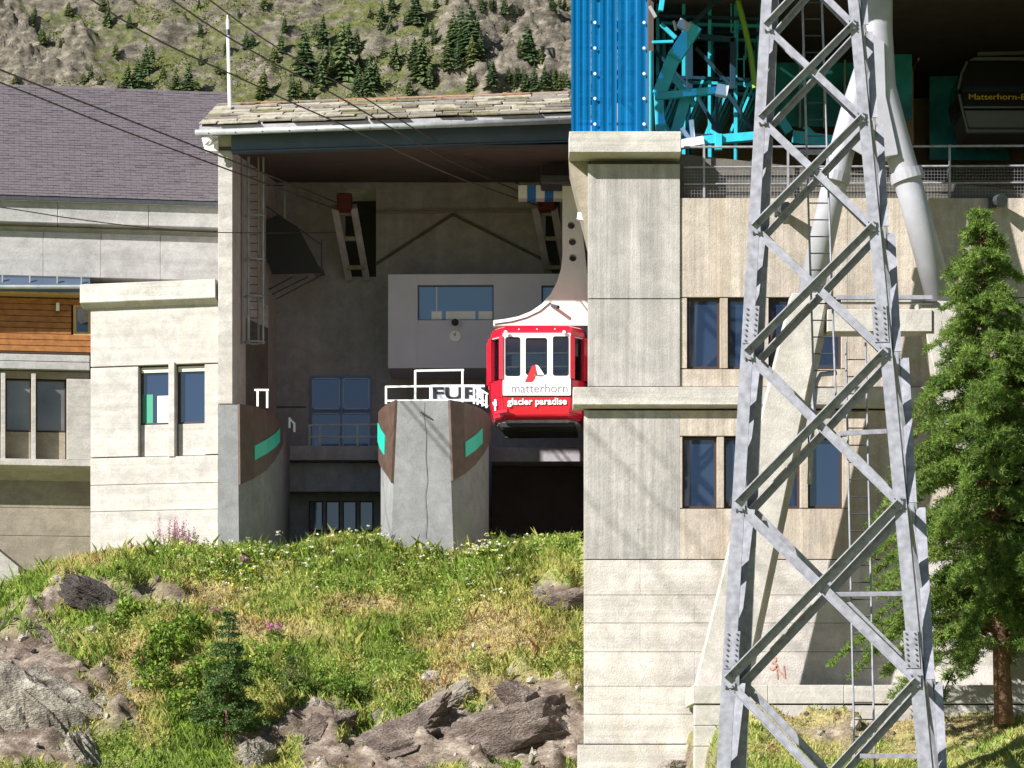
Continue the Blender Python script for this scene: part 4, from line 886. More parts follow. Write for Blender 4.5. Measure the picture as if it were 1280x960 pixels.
# ------------------------------------------------------------------ boat-shaped docking piers
def lerp(a, b_, f): return a + (b_-a)*f
def pier(name, label, plan_top, plan_bot, zt_, zb_, guards, crack=None):
    t_ = thing(name, (sum(p[0] for p in plan_top)/len(plan_top), plan_top[0][1], zb_), label, 'pier')
    n = len(plan_top); m = MB(); m.add([(x,y,zb_) for x,y in plan_bot]+[(x,y,zt_) for x,y in plan_top], [(i,(i+1)%n,(i+1)%n+n,i+n) for i in range(n)]+[tuple(range(n-1,-1,-1)), tuple(range(n,2*n))]); m.build('body', pier_m, t_)
    for idx, zl, marker in guards:        # guard: strip of plan indices, lower edge z at each, marker (u0,u1,z0,z1)
        def side(k, z, out):
            f = (z-zb_)/(zt_-zb_); a = Vector((lerp(plan_bot[idx[k]][0],plan_top[idx[k]][0],f), lerp(plan_bot[idx[k]][1],plan_top[idx[k]][1],f), z))
            k0, k1 = max(k-1,0), min(k+1,len(idx)-1); d = Vector((plan_top[idx[k1]][0]-plan_top[idx[k0]][0], plan_top[idx[k1]][1]-plan_top[idx[k0]][1],0)).normalized()
            nn = Vector((d.y,-d.x,0)); c = Vector((sum(p[0] for p in plan_top)/n, sum(p[1] for p in plan_top)/n, 0))
            if nn.dot(Vector((a.x,a.y,0))-c) < 0: nn = -nn
            return a + nn*out
        k = len(idx); m = MB(); rows_ = 5
        vs = []
        for out in (.002, .07):
            for r_ in range(rows_+1): vs += [side(q, lerp(zl[q], zt_+.02, r_/rows_), out) for q in range(k)]
        fs = []; L_ = (rows_+1)*k
        for o_ in (0, L_):
            for r_ in range(rows_):
                for q in range(k-1): fs.append((o_+r_*k+q, o_+r_*k+q+1, o_+(r_+1)*k+q+1, o_+(r_+1)*k+q))
        for q in range(k-1): fs.append((q, q+1, L_+q+1, L_+q)); fs.append((rows_*k+q, rows_*k+q+1, L_+rows_*k+q+1, L_+rows_*k+q))
        for r_ in range(rows_):
            for q in (0, k-1): fs.append((r_*k+q, (r_+1)*k+q, L_+(r_+1)*k+q, L_+r_*k+q))
        m.add(vs, fs); gd_ = m.build('guard', buf, t_)
        q0, q1, mz0, mz1 = marker
        m = MB(); sub = list(range(q0, q1+1)); nn_ = len(sub)
        vs = [side(q, mz0+(q-q0)*.27, .074) for q in sub]+[side(q, mz1+(q-q0)*.27, .074) for q in sub]+[side(q, mz0+(q-q0)*.27, .09) for q in sub]+[side(q, mz1+(q-q0)*.27, .09) for q in sub]
        fs = []
        for q in range(nn_-1):
            for a, b2 in ((0,1),(2,3)): fs.append((a*nn_+q, a*nn_+q+1, b2*nn_+q+1, b2*nn_+q))
            fs.append((q,q+1,2*nn_+q+1,2*nn_+q)); fs.append((nn_+q,nn_+q+1,3*nn_+q+1,3*nn_+q))
        for q in (0, nn_-1): fs.append((q, nn_+q, 3*nn_+q, 2*nn_+q))
        m.add(vs, fs); m.build('marker', teal, gd_)
    return t_
def X(px, Y): return (px-640)/F*Y
YPr = 80.5
Rz = [(560,80.5),(577,81.0),(590,81.7),(599,82.4),(605,83.1),(609,83.9),(611,84.9),(611,90.6)]
Lz = [(484,90.6),(477,83.8),(476,83.0),(480,82.2),(486,81.4),(492,80.9),(497,80.5)]
plan = [(X(a,b_),b_) for a,b_ in Rz] + [(X(a,b_),b_) for a,b_ in Lz]
bot = [(X(a,b_)+(.20 if i == 0 else .14*(1-i/6) if i < 7 else 0), b_-.08*(i < 4)) for i, (a,b_) in enumerate(Rz)] + [(X(a,b_)-(.0 if i < 3 else .04*i), b_-.08*(i > 3)) for i, (a,b_) in enumerate(Lz)]
zz = lambda py, Y: CZ+(YH-py)/F*Y
prr = pier('docking_pier', 'grey concrete docking pier with brown guards in the middle, white railing on top', plan, bot, zz(501,80.5), 6.8,
  [([0,1,2,3,4,5,6], [zz(601,80.5), zz(592,81), zz(581,81.7), zz(570,82.4), zz(561,83.1), zz(553,83.9), zz(546,84.9)], (1,3,zz(573,81.2),zz(554,81.2))),
   ([14,13,12,11,10,9], [zz(604,80.5), zz(597,80.9), zz(590,81.4), zz(582,82.2), zz(576,83), zz(570,83.8)], (2,4,zz(570,81.6),zz(546,81.6)))])
mc = MB(); pts = [(531,503),(530,520),(533,545),(532,570),(534,600),(531,620),(533,650),(531,672)]
for a, b_ in zip(pts[:-1], pts[1:]): mc.bar(P(a[0],a[1],80.5-.004-.08*(a[1]-501)/170), P(b_[0],b_[1],80.5-.004-.08*(b_[1]-501)/170), .012, .006, (0,1,0))
mc.build('crack', ink, prr); mc = MB(); mc.bar(P(526,515,80.44), P(538,522,80.44), .04, .03, (0,1,0)); mc.build('cleat', steel_dk, prr)
L2 = [(297,80.5),(315,81.0),(330,81.8),(340,82.8),(346,83.8),(351,85.2),(362,90.2)]
planL = [(X(a,b_),b_) for a,b_ in L2] + [(-7.75, 90.2), (X(273,80.5), 80.5)]
botL = [(x+(.05 if i == 0 else 0), y-.02*(i in (0,8))) for i,(x,y) in enumerate(planL)]
prl = pier('docking_pier', 'left concrete docking pier with brown guard in front of the white pillar', planL, botL, zz(506,80.5), 6.8,
  [([0,1,2,3,4,5], [zz(606,80.5), zz(598,81), zz(588,81.8), zz(576,82.8), zz(566,83.8), zz(556,85.2)], (1,4,zz(577,81.3),zz(559,81.3)))])
# railings on the piers
def rail_set(label, posts, rails, Y, cat='railing', mt=white):
    t_ = thing('railing', P(posts[0][0], posts[0][2], Y), label, cat)
    for x, y0, y1 in posts: MB().bar(P(x,y1,Y), P(x,y0,Y), .055, .055, (0,1,0)).build('post', mt, t_)
    for a, b_ in rails: MB().bar(P(*a,Y), P(*b_,Y), .05, .05).build('rail', mt, t_)
    return t_
rail_set('white railing on top of the middle docking pier', [(482.5,483,505),(519,463,503),(538,483,503),(578,462,503),(592.5,482,505)], [((482,483.5),(594,482)),((484,501),(592,500)),((519,463.5),(580,462.5))], 81.4)
rl2 = rail_set('short white railing along the right side of the middle docking pier', [(597,486,506),(603,490,508),(608,494,510)], [((594,483),(610,493)),((594,500),(610,508))], 83.2)
rail_set('white railing post pair on top of the left docking pier', [(334,487,510),(322,487,508)], [((318,487.5),(336,487.5))], 82.0)
rail_set('low white posts along the left platform edge', [(362,522,535),(368,530,540)], [((361,522.5),(369,530.5))], 86.5)
rail_set('grey railing on the rear platform in front of the glazed door', [(387,531,563),(400,531,563),(447,531,563),(476,531,563)], [((385,531.5),(480,530.5)),((385,560),(480,560)),((385,546),(480,546))], 90.4, mt=gutter_m)
mb = MB(); 
for x0, x1, y0, y1 in ((560,610,480,503),): mb.box(tuple(P(538,502,84)), tuple(P(606,481,84.05)))
sg = mb.build('name_board', panel_grey); tag(sg, 'grey name board with black letters behind the middle pier railing', 'sign')
text('lettering', 'FURI', P(541,499,83.985), (1,0,0), (0,0,1), X(606,84)-X(541,84), 15/F*84, ink_blk, sg, .006, .02)

# ------------------------------------------------------------------ red cable car
cc0 = P(675, 522, 87.1); CR = R(-3.0)
cu_ = Vector((math.cos(CR), math.sin(CR), 0)); cv_ = Vector((-math.sin(CR), math.cos(CR), 0)); CX, CY = P(674.5,0,87.1).x, 87.1
cab = thing('cable_car', (CX, CY, P(0,522,85.4).z), 'red and white cable car cabin hanging in the right bay', 'cable car')
def cw(u, v, z): return Vector((CX, CY, 0)) + cu_*u + cv_*v + Vector((0,0,z))
zc0 = P(0,522,85.4).z; zc1 = P(0,410,85.4).z
half = [(.97,-1.72),(1.30,-1.22),(1.40,-.5),(1.40,.5),(1.30,1.22),(.97,1.72)]
planC = [( -u, v) for u, v in half][::-1]; planC = half + planC          # counter-clockwise-ish ring
def ring_at(z, sc_=1.0, dv=0): return [cw(u*sc_, v*sc_, z) for u, v in planC]
def loft(rings, name, m_, parent, caps=True, smooth=False):
    n = len(rings[0]); m = MB(); vs = [q for r_ in rings for q in r_]
    fs = [(k*n+i, k*n+(i+1)%n, (k+1)*n+(i+1)%n, (k+1)*n+i) for k in range(len(rings)-1) for i in range(n)]
    if caps: fs += [tuple(range(n-1,-1,-1)), tuple(range((len(rings)-1)*n, len(rings)*n))]
    m.add(vs, fs); return m.build(name, m_, parent, bevel=.03 if not smooth else 0)
fz = lambda py: P(0,py,85.4).z
loft([ring_at(fz(523),.90), ring_at(fz(519),.955), ring_at(fz(508),.985), ring_at(fz(495),1.0), ring_at(fz(474),1.0)], 'lower_shell', red, cab)
loft([ring_at(fz(420.5),1.0), ring_at(fz(414),1.0), ring_at(fz(409),.965), ring_at(fz(406.5),.90)], 'roof', red, cab)
ribs = loft([ring_at(fz(527),.84), ring_at(fz(523.2),.86)], 'floor_frame', con_dark, cab)
for k in range(6):
    v = -1.3+.52*k; MB().bar(cw(-1.05,v,fz(529)), cw(1.05,v,fz(529)), .09, .12).build('floor_rib', rubber, cab)
# pillars at plan vertices and panes between
zw0, zw1 = fz(474), fz(420.5); npl = len(planC)
for i in range(npl):
    (u0,v0),(u1,v1) = planC[i], planC[(i+1)%npl]
    front = (abs(v0+1.72) < .01 and abs(v1+1.72) < .01)
    a0, a1 = cw(u0,v0,zw0), cw(u0,v0,zw1); MB().bar(a0, a1, .13, .13, cw(u0,v0,0)-cw(0,0,0)).build('pillar', red, cab)
    ins = .97
    q = [cw(u0*ins,v0*ins,zw0), cw(u1*ins,v1*ins,zw0), cw(u1*ins,v1*ins,zw1), cw(u0*ins,v0*ins,zw1)]; nn = (cw((u0+u1)/2,(v0+v1)/2,0)-cw(0,0,0)).normalized()
    m = MB(); m.hexa(q+[p_-nn*.01 for p_ in q]); m.build('pane', cg, cab)
    for f in (.30,.62):
        z = zw0+(zw1-zw0)*f; MB().tube(cw(u0*.945,v0*.945,z), cw(u1*.945,v1*.945,z), .026, 6).build('grab_rail', white, cab)
# interior floor seats and red straps
MB().hexa([cw(-1.2,-1.2,fz(476)),cw(1.2,-1.2,fz(476)),cw(1.2,-1.2,fz(475)),cw(-1.2,-1.2,fz(475)),cw(-1.2,1.2,fz(476)),cw(1.2,1.2,fz(476)),cw(1.2,1.2,fz(475)),cw(-1.2,1.2,fz(475))]).build('inner_sill', panel_grey, cab)
for u, v, z in ((-.85,.9,.2),(-.5,1.2,.42),(.1,1.0,.45),(.45,1.1,.38),(.8,.8,.22),(-.2,1.3,.5),(.25,1.3,.5)):
    m = MB(); m.bar(cw(u,v,zw0+z-.1), cw(u,v,zw0+z+.05), .12, .05, (0,1,0)); m.build('hand_strap', red_dk, cab)
# front livery panel with window cut-outs
CFp = lambda u, z, d=0: cw(u, -1.72-d, z)
def upx(px):       # plan u of a pixel column on the front face
    lo, hi = -2.0, 2.0
    for _ in range(40):
        mid = (lo+hi)/2; q = CFp(mid,0); 
        if 640+F*q.x/q.y < px: lo = mid
        else: hi = mid
    return lo
def zpx(py, u): q = CFp(u,0); return CZ+(YH-py)/F*q.y
def rr(x0, y0, x1, y1, r_=3.0, n=4):
    pts = []
    for cx, cy, a0 in ((x1-r_, y0+r_, -90), (x1-r_, y1-r_, 0), (x0+r_, y1-r_, 90), (x0+r_, y0+r_, 180)):
        for k in range(n+1): t = R(a0+90*k/n); pts.append((cx+r_*math.cos(t), cy+r_*math.sin(t)))
    return pts
def fplate(name, loops, dep, m_, d, parent=None):
    L_ = [[(upx(x), zpx(y, upx(x))) for x, y in lp] for lp in loops]
    return plate(name, L_, dep, m_, parent or cab, lambda a, b_, c: CFp(a, b_, d+c))
wins = [(631.5,421.5,650.5,470.5),(657,422.5,684,469),(691,420.5,711,470)]
lv = fplate('livery_panel', [rr(628.5,416.5,713.5,494.5,1.5)] + [rr(*w_) for w_ in wins], .02, white, .035)
for w_ in wins: 
    x0,y0,x1,y1 = w_; fplate('window_seal', [rr(*w_), rr(x0+1,y0+1,x1-1,y1-1,2.5)], .02, rubber, .042, lv)
zt_ = zpx(492.5, 0); u0, u1 = upx(639.5), upx(709.5)
text('lettering', 'matterhorn', CFp(u0, zpx(491,0), .046), cu_, (0,0,1), u1-u0, 11/F*85.4, ink, cab, .004, .0, -cv_)
u0, u1 = upx(634), upx(708.5)
text('lettering', 'glacier paradise', CFp(u0, zpx(508.5,0), .004), cu_, (0,0,1), u1-u0, 11/F*85.4, white, cab, .01, .022, -cv_)
zlg = lambda pts: [[(580+a/4.8, 330+b_/4.8) for a, b_ in pts]]
fplate('emblem', zlg([(365,710),(385,665),(408,612),(428,606),(436,640),(426,690),(410,709)]), .006, red_dk, .05); fplate('emblem', zlg([(430,605),(446,612),(472,650),(482,668),(440,664),(436,640)]), .006, white, .05)
fplate('emblem', zlg([(420,664),(482,669),(470,676),(424,674)]), .006, ink, .051)
m = MB(); ce = [Vector(q) for q in (cw(-.97,-1.72,0), cw(-1.30,-1.22,0))]; dd = (ce[1]-ce[0]); en = Vector((-dd.y, dd.x, 0)).normalized(); en = en if en.y < 0 else -en
pts = [(.38,506),(.45,498),(.6,497),(.66,501),(.8,500),(.72,504),(.62,505),(.6,512),(.46,511),(.48,506)]
m.prism([ce[0].lerp(ce[1],f)*1.0 + en*.03 + Vector((0,0,fz(y))) for f, y in pts], en*.006); m.build('emblem', white, cab)
m = MB(); m.bar(cw(-1.16,-1.6,fz(515)), cw(-.8,-1.82,fz(513.5)), .1, .09); m.build('bumper', red, cab); m = MB(); m.bar(cw(.85,-1.78,fz(513.5)), cw(1.2,-1.5,fz(515)), .1, .09); m.build('bumper', red, cab)
for px in (632, 705): MB().tube(P(px,415,85.3), P(px,415,85.2), .05, 8).build('lamp', white, cab)
for k in (0, 5, 6, 11): 
    u, v = planC[k]; MB().bar(cw(u*1.004,v*1.004,fz(516)), cw(u*1.004,v*1.004,fz(475)), .012, .012, (0,1,0)).build('door_seam', rubber, cab)
loft([ring_at(fz(496.2),1.006), ring_at(fz(495.4),1.006)], 'trim_strip', rubber, cab)
loft([ring_at(fz(421.4),1.008), ring_at(fz(420.4),1.008)], 'rain_strip', white, cab)
for u in (-.5, 0, .5): MB().tube(cw(u,-1.70,fz(411.5)), cw(u,-1.73,fz(411.5)), .02, 6).build('rivet', white, cab)
# hanger arm
YAr = 87.1
arm = [(616.5,408),(617,401.5),(630,400),(648,396.5),(664,390),(677,381),(688,369),(696,354),(701,338),(703,320),(703,226),(720,226),(724,262),(729,300),(734,345),(737,408)]
circ = lambda cx, cy, r_: [(cx+r_*math.cos(t), cy+r_*math.sin(t)) for t in np.linspace(0, 2*math.pi, 17)[:-1]]
plate('hanger_arm', [[(x,-y) for x,y in arm]] + [[(x,-y) for x,y in circ(cx,cy,4.6)] for cx, cy in ((714,283),(715.5,303.5),(716,323.5))], .34, cream, cab, lambda a, b_, c: P(a,-b_,YAr)+Vector((0,c,0)))
m = MB(); m.path([P(618,405,YAr-.19),P(640,402,YAr-.19),P(658,397,YAr-.19),P(675,389,YAr-.19),P(688,378,YAr-.19)], .012, 6); m.build('cable', rubber, cab)
m = MB(); m.tube(P(690,382,YAr-.19), P(698,384,YAr-.45), .05, 8); m.build('lamp', steel_dk, cab); MB().tube(P(683,376,YAr-.1), P(688,374,YAr-.1), .07, 8).build('lamp', white, cab)
cr_ = MB(); cr_.box((P(676,0,YAr).x, YAr-.5, P(0,234,YAr).z), (P(727,0,YAr).x, YAr+.6, P(0,222,YAr).z)); cr_.build('carriage', steel_dk, cab, bevel=.04)

# ------------------------------------------------------------------ ropes
def rope(name, label, pts, r_, m_=rope_m, sag=.0, cat='cable'):
    # smooth through given (px,py,Y) points
    p = [P(*q) for q in pts]; out = []
    for k in range(len(p)-1):
        p0, p1, p2, p3 = p[max(k-1,0)], p[k], p[k+1], p[min(k+2,len(p)-1)]
        for i in range(8):
            t = i/8; out.append(.5*((2*p1)+(p2-p0)*t+(2*p0-5*p1+4*p2-p3)*t*t+(3*p1-p0-3*p2+p3)*t**3))
    out.append(p[-1]); m = MB(); m.path(out, r_, 6); o = m.build(name, m_); return tag(o, label, cat, 'ropes of the cable car')
rope('track_rope', 'lowest of the three dark ropes running up left from the red cable car', [(676,258,90.6),(560,217,84),(430,157,79.5),(320,107,75.8),(115,0,69),(-250,-300,60),(-720,-640,51)], .021)
rope('track_rope', 'middle of the three dark ropes running up left from the red cable car', [(668,247,90.6),(560,200,84.5),(430,125,79),(215,0,70.5),(-230,-360,58.5),(-650,-690,50)], .021)
rope('haul_rope', 'topmost of the three dark ropes running up left from the red cable car', [(664,238,90.6),(560,185,84.5),(460,125,80),(262,0,72),(-190,-390,58.5),(-600,-740,50)], .018)
rope('track_rope', 'upper of two dark ropes crossing the grey tiled roof', [(428,256,90.8),(285,199,82),(140,142,76),(0,87,70.5),(-300,-40,60)], .024)
rope('haul_rope', 'lower of two dark ropes crossing the grey tiled roof', [(424,263,90.8),(285,212,82),(140,158,76),(0,103,70.5),(-300,-12,60)], .022)
rope('power_cable', 'thin cable crossing the concrete band below the grey tiled roof', [(420,291,91),(275,290.5,83),(180,284,79),(90,273,76),(0,259,73),(-300,215,62)], .014)

# ------------------------------------------------------------------ pale concrete annex left of the hall
an = thing('annex_building', (-9.4, 83, 8), 'pale concrete annex with two tall windows between the hall pillar and the timber building', 'building')
AP = Pl(113, 85.0, 273, 84.15)
def apanel(px0, py0, px1, py1, d0, d1, m_, name='wall_panel', ref=113, bev=.01, parent=None):
    q = MB(); g = .005; s0, s1, z1, z0 = AP.s(px0), AP.s(px1), AP.z(py0,ref), AP.z(py1,ref); AP.bx(q, s0+g, z0+g, s1-g, z1-g, d0, d1); return q.build(name, m_, parent or an, bevel=bev)
apanel(114, 381, 272.5, 880, -4.5, -.32, core_m, 'wall_core', bev=0)
apanel(113, 383, 273, 459, -.32, 0, con_white); 
apanel(113, 460, 173, 572, -.32, 0, con_white); apanel(255.5, 460, 273, 572, -.32, 0, con_white); apanel(173, 532, 210, 572, -.32, -.17, con_white); apanel(220, 532, 255.5, 572, -.32, -.17, con_white)
apanel(211, 456, 219, 574, -.3, .05, con_white, 'mullion')
for y0, y1 in ((573,607),(607,640),(640,700)): apanel(113, y0, 273, y1, -.32, .015, con_white)
q = MB(); prof = [(-.5,AP.z(386,113)),(.02,AP.z(386,113)),(.26,AP.z(380,113)),(.26,AP.z(357,113)),(-4.5,AP.z(357,113)),(-4.5,AP.z(386,113))]
s0, s1 = AP.s(104), AP.s(273); q.prism([AP.w(s0,z,d) for d,z in prof], Vector((AP.d.x*(s1-s0), AP.d.y*(s1-s0), 0))); q.build('cornice', con_ledge, an, bevel=.012)
for a, b_ in ((173.5,210.5),(219.5,255)):
    wn = window(AP, a, 462, b_, 531.5, -.2, an, frame_br, glass_win, .03, ref=113)
    apanel(a+.5, 460.5, b_-.5, 468, -.19, -.15, blind, 'roller_blind')
apanel(174.5, 494, 188, 531, -.2245, -.2205, green_in, 'curtain', bev=0); apanel(193, 496, 209.5, 531, -.2245, -.2205, blind, 'curtain', bev=0)

# ------------------------------------------------------------------ big roofed building at far left
fb = thing('roofed_building', (-12, 86, 8), 'large building with grey tiled roof, timber band and concrete window storey at far left', 'building')
FP = Pl(0, 86.2, 278, 87.2)
def fpanel(px0, py0, px1, py1, d0, d1, m_, name='wall_panel', ref=0, bev=.01, parent=None):
    q = MB(); g = .004; s0, s1, z1, z0 = FP.s(px0), FP.s(px1), FP.z(py0,ref), FP.z(py1,ref); FP.bx(q, s0+g, z0+g, s1-g, z1-g, d0, d1); return q.build(name, m_, parent or fb, bevel=bev)
fpanel(-380, 253, 300, 900, -6, -.42, core_m, 'wall_core', bev=0)
# eave beam, recessed band and upper wall panels
for a, b_ in ((-380,-265),(-265,-152),(-152,-40),(-40,72),(72,185),(185,300)): fpanel(a, 251, b_, 281.5, -.42, .55, con_band, 'eave_beam', bev=.015)
fpanel(-380, 281.7, 300, 297, -.42, .02, con_smooth, 'recess_band')
cuts = [-380,-280,-190,-100,-20,54,126,200,300]
for i in range(8): fpanel(cuts[i], 290, cuts[i+1], 346, -.42, .26, con_band)
# lower metal roof with snow guard
q = MB(); z1, z0 = FP.z(346,0), FP.z(366,0); s0, s1 = FP.s(-380), FP.s(112)
q.add([FP.w(s0,z1,.28),FP.w(s1,z1,.28),FP.w(s1,z0,.95),FP.w(s0,z0,.95),FP.w(s0,z1-.1,.28),FP.w(s1,z1-.1,.28),FP.w(s1,z0-.1,.95),FP.w(s0,z0-.1,.95)], [(0,1,2,3),(7,6,5,4),(0,4,5,1),(1,5,6,2),(2,6,7,3),(3,7,4,0)]); q.build('lower_roof', fascia, fb)
fpanel(-380, 347, 112, 350, .3, .36, steel_dk, 'snow_guard', bev=0)
for x in (-30, 2, 36, 70, 100): fpanel(x, 347, x+2, 364, .6, .66, gutter_m, 'snow_guard_post', bev=0)
q = MB(); q.tube(FP.at(-380,366,.98), FP.at(112,366,.98), .06, 8); q.build('gutter', gutter_m, fb)
fpanel(-380, 367.5, 112, 372, .2, .86, wood_lt, 'soffit_board')
# timber boards
zt0, zt1 = FP.z(373,0), FP.z(440,0); nb = 9
for i in range(nb):
    q = MB(); a, b_ = lerp(zt1,zt0,i/nb)+.006, lerp(zt1,zt0,(i+1)/nb)-.006
    FP.bx(q, FP.s(-380), a, FP.s(89) if 3 <= i <= 7 else FP.s(116), b_, -.42, .24+random.uniform(-.004,.004)); q.build('board', wood, fb, bevel=.01)
window(FP, 91, 379, 114, 418, .2, fb, wood_lt, glass_win, .09, ref=0)
lp_ = thing('wall_lamp', FP.at(72,392,.3), 'small white wall lamp on the timber band', 'lamp'); MB().tube(FP.at(72,391,.32), FP.at(72,381,.32), .05, 10).build('shade', white, lp_); MB().bar(FP.at(72,392,.24), FP.at(72,393,.36), .06, .05).build('bracket', steel_dk, lp_)
fpanel(-380, 440.5, 112, 443.5, -.42, .3, frame_br, 'drip_flashing')
for y0, y1 in ((444,453),(453,463)): fpanel(-380, y0, 112, y1-.2, -.42, .36, con_band, 'band')
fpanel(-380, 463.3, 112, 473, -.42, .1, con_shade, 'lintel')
fpanel(83, 473.3, 116, 574.5, -.42, .30, con_white)
for a in (-194, -155, -116, -77, -38, 1, 39): fpanel(a, 468, a+6, 580, -.1, .36, con_white, 'mullion')
for a, b_ in ((-149,-116),(-110,-77),(-71,-38),(-32,1),(7,39),(45,82)):
    fpanel(a, 539, b_, 574.5, -.42, .0, con_shade, 'parapet_panel'); window(FP, a, 474, b_, 538.5, .0, fb, frame_br, glass_refl, .03, ref=0)
q = MB(); zA, zB2 = FP.z(575,0), FP.z(583,0); q.prism([FP.w(FP.s(-380),z,d) for d,z in ((-.42,zA),(.42,zA),(.42,zB2),(-.35,zB2-.35),(-.42,zB2-.35))], Vector((FP.d.x,FP.d.y,0))*(FP.s(114)-FP.s(-380))); q.build('sill_ledge', con_white, fb, bevel=.01)
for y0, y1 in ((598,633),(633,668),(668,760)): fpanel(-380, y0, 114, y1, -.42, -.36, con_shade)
q = MB(); q.prism([FP.at(x,y,.1) for x,y in ((-60,660),(-40,655),(30,712),(30,740),(-60,740))], (0,-1.0,0)); q.build('stair_cheek', con_white, fb)
# tiled roof, steep; tiles are real overlapping pieces
e0, e1 = FP.w(FP.s(-380),FP.z(249,0),.62), FP.w(FP.s(300),FP.z(249,0),.62); al = R(41.0); back = Vector((-FP.n.x,-FP.n.y,0)); upv = back*math.cos(al)+Vector((0,0,math.sin(al))); nrm = Vector((0,0,1))*math.cos(al)-back*math.sin(al); LT = 6.35
q = MB(); q.hexa([e0-nrm*.1, e1-nrm*.1, e1-nrm*.01, e0-nrm*.01, e0+upv*LT-nrm*.1, e1+upv*LT-nrm*.1, e1+upv*LT-nrm*.01, e0+upv*LT-nrm*.01]); rfo = q.build('roof', tile_m2, fb)
ed = (e1-e0).normalized(); WL = (e1-e0).length; rt_ = 44; tw = .31
tv = []; tmi = []
for r_ in range(rt_):
    t0 = LT*r_/rt_; t1 = t0+LT/rt_*1.25; x = -tw*(.5 if r_ % 2 else 0)
    while x < WL:
        lf = .014+random.uniform(0,.012); g = .003; a, b_ = max(x+g,0), min(x+tw-g, WL)
        if b_ > a:
            p = [e0+ed*a+upv*t0+nrm*lf, e0+ed*b_+upv*t0+nrm*(lf+random.uniform(-.004,.004)), e0+ed*b_+upv*t1+nrm*.006, e0+ed*a+upv*t1+nrm*.006]
            k_ = 1 if random.random() < .12 else 0
            tv.append(p); tmi.append(k_)
            tv.append([p[0]-nrm*.02, p[1]-nrm*.02, p[1], p[0]]); tmi.append(1)
        x += tw
quads_obj('roof_tiles', np.array([[tuple(v) for v in q_] for q_ in tv]), [tile_m, tile_m2], rfo, tuple(ORI[rfo.name]), mi=tmi, kind='stuff')
q = MB(); q.bar(e0-Vector((0,0,.05))+upv*-.05, e1-Vector((0,0,.05))+upv*-.05, .08, .1); q.build('eave_flashing', steel_dk, fb)
q = MB(); q.hexa([e0+upv*LT-nrm*.1, e1+upv*LT-nrm*.1, e1+upv*LT, e0+upv*LT, e0+upv*LT+back*6-Vector((0,0,5)), e1+upv*LT+back*6-Vector((0,0,5)), e1+upv*LT+back*6-Vector((0,0,4.9)), e0+upv*LT+back*6-Vector((0,0,4.9))]); q.build('rear_roof', tile_m2, fb)
pole = thing('antenna_pole', P(287,134,88), 'slim white antenna pole rising behind the left end of the slab roof', 'pole')
MB().tube(P(287.5,140,88), P(284.5,24,88), .055, 8, .045).build('mast', white, pole); MB().tube(P(284.9,44,88), P(284.7,37,88), .07, 8).build('collar', steel_dk, pole); MB().tube(P(284.4,24,88), P(284.3,19,88), .02, 6).build('tip', white, pole)

# ------------------------------------------------------------------ rocks on the hillside
rk_g = rockmat('lichen_rock', (.10,.085,.07), (.26,.225,.185), (.46,.42,.35)); rk_b = rockmat('brown_rock', (.075,.056,.047), (.16,.122,.102), (.29,.24,.20)); rk_shade = rockmat('shaded_rock', (.035,.03,.028), (.075,.062,.055), (.15,.125,.11)); rk_w = rockmat('pale_rock', (.22,.19,.16), (.42,.375,.315), (.58,.54,.48))  # the darkest rock has the shade of the overhang put into its colour
def rock(px, py, Yoff, size, rot, seed, mt, label, sink=1.1):
    rg = np.random.default_rng(seed); bm = bmesh.new(); bmesh.ops.create_icosphere(bm, subdivisions=6 if size[0] > .8 else 5, radius=1)
    co = np.array([v.co for v in bm.verts])
    for k in range(26):
        nv = rg.normal(0,1,3); nv /= np.linalg.norm(nv); d = rg.uniform(.45,.9); dp = co@nv; co = co - np.outer(np.maximum(dp-d,0)*.92, nv)
    u = co@np.array([.5,.3,.8]); st_ = ridge(u*3.2+co[:,0]*.6, co[:,1]*1.1-co[:,2]*.5, 4, seed)-.5; ff = fbm(co[:,0]*4+co[:,2]*2, co[:,1]*4-co[:,2]*3, 4, seed+9)-.5
    lay = (u*4.3+ff*1.1+co[:,0]*.4) % 1.0; co = co*(1+st_[:,None]*.20+ff[:,None]*.16+(np.minimum(lay,(1-lay)*5)-.4)[:,None]*.16)
    cr_k = ridge(co[:,0]*2.1+co[:,2], co[:,1]*2.1-co[:,2]*1.3, 2, seed+31); co = co*(1-np.clip((cr_k-.8)*5,0,1)[:,None]*.12)*np.array(size)
    for v, c in zip(bm.verts, co): v.co = c
    me = bpy.data.meshes.new('rock'); bm.to_mesh(me); bm.free()
    me.materials.append(mt); o = bpy.data.objects.new('rock', me); C.objects.link(o)
    g = hit(px, py); o.scale = (1.35,1.2,1.3); o.location = g + Vector((0,Yoff,-sink*size[2]*.42)); o.rotation_euler = rot
    return tag(o, label, 'rock', 'rocks on the hillside')
rock(45,870,.2,(1.9,1.1,1.75),(.2,.35,.3),1,rk_g,'large lichened grey rock outcrop in the bottom left corner')
rock(110,940,.1,(.9,.7,.9),(.1,.6,.9),2,rk_g,'grey rock at the bottom edge right of the corner outcrop')
rock(118,742,-.15,(1.05,.7,.36),(.35,.28,.2),3,rk_shade,'overhanging rock slab, coloured dark for its shade, above the corner outcrop')
rock(50,790,0,(1.1,.7,.5),(.3,.3,.1),4,rk_b,'brown rock slab between the corner outcrop and the overhanging slab')
rock(620,925,.3,(2.2,1.1,.95),(.2,-.45,.3),5,rk_b,'smooth brown rock slab at the bottom centre')
rock(480,935,.2,(1.9,.9,.75),(.1,-.6,.2),6,rk_b,'tilted brown rock running to the bottom edge left of the smooth slab')
rock(535,850,.1,(.42,.35,.30),(.1,-.4,.2),7,rk_w,'small pale boulder at the top of the bottom centre rocks')
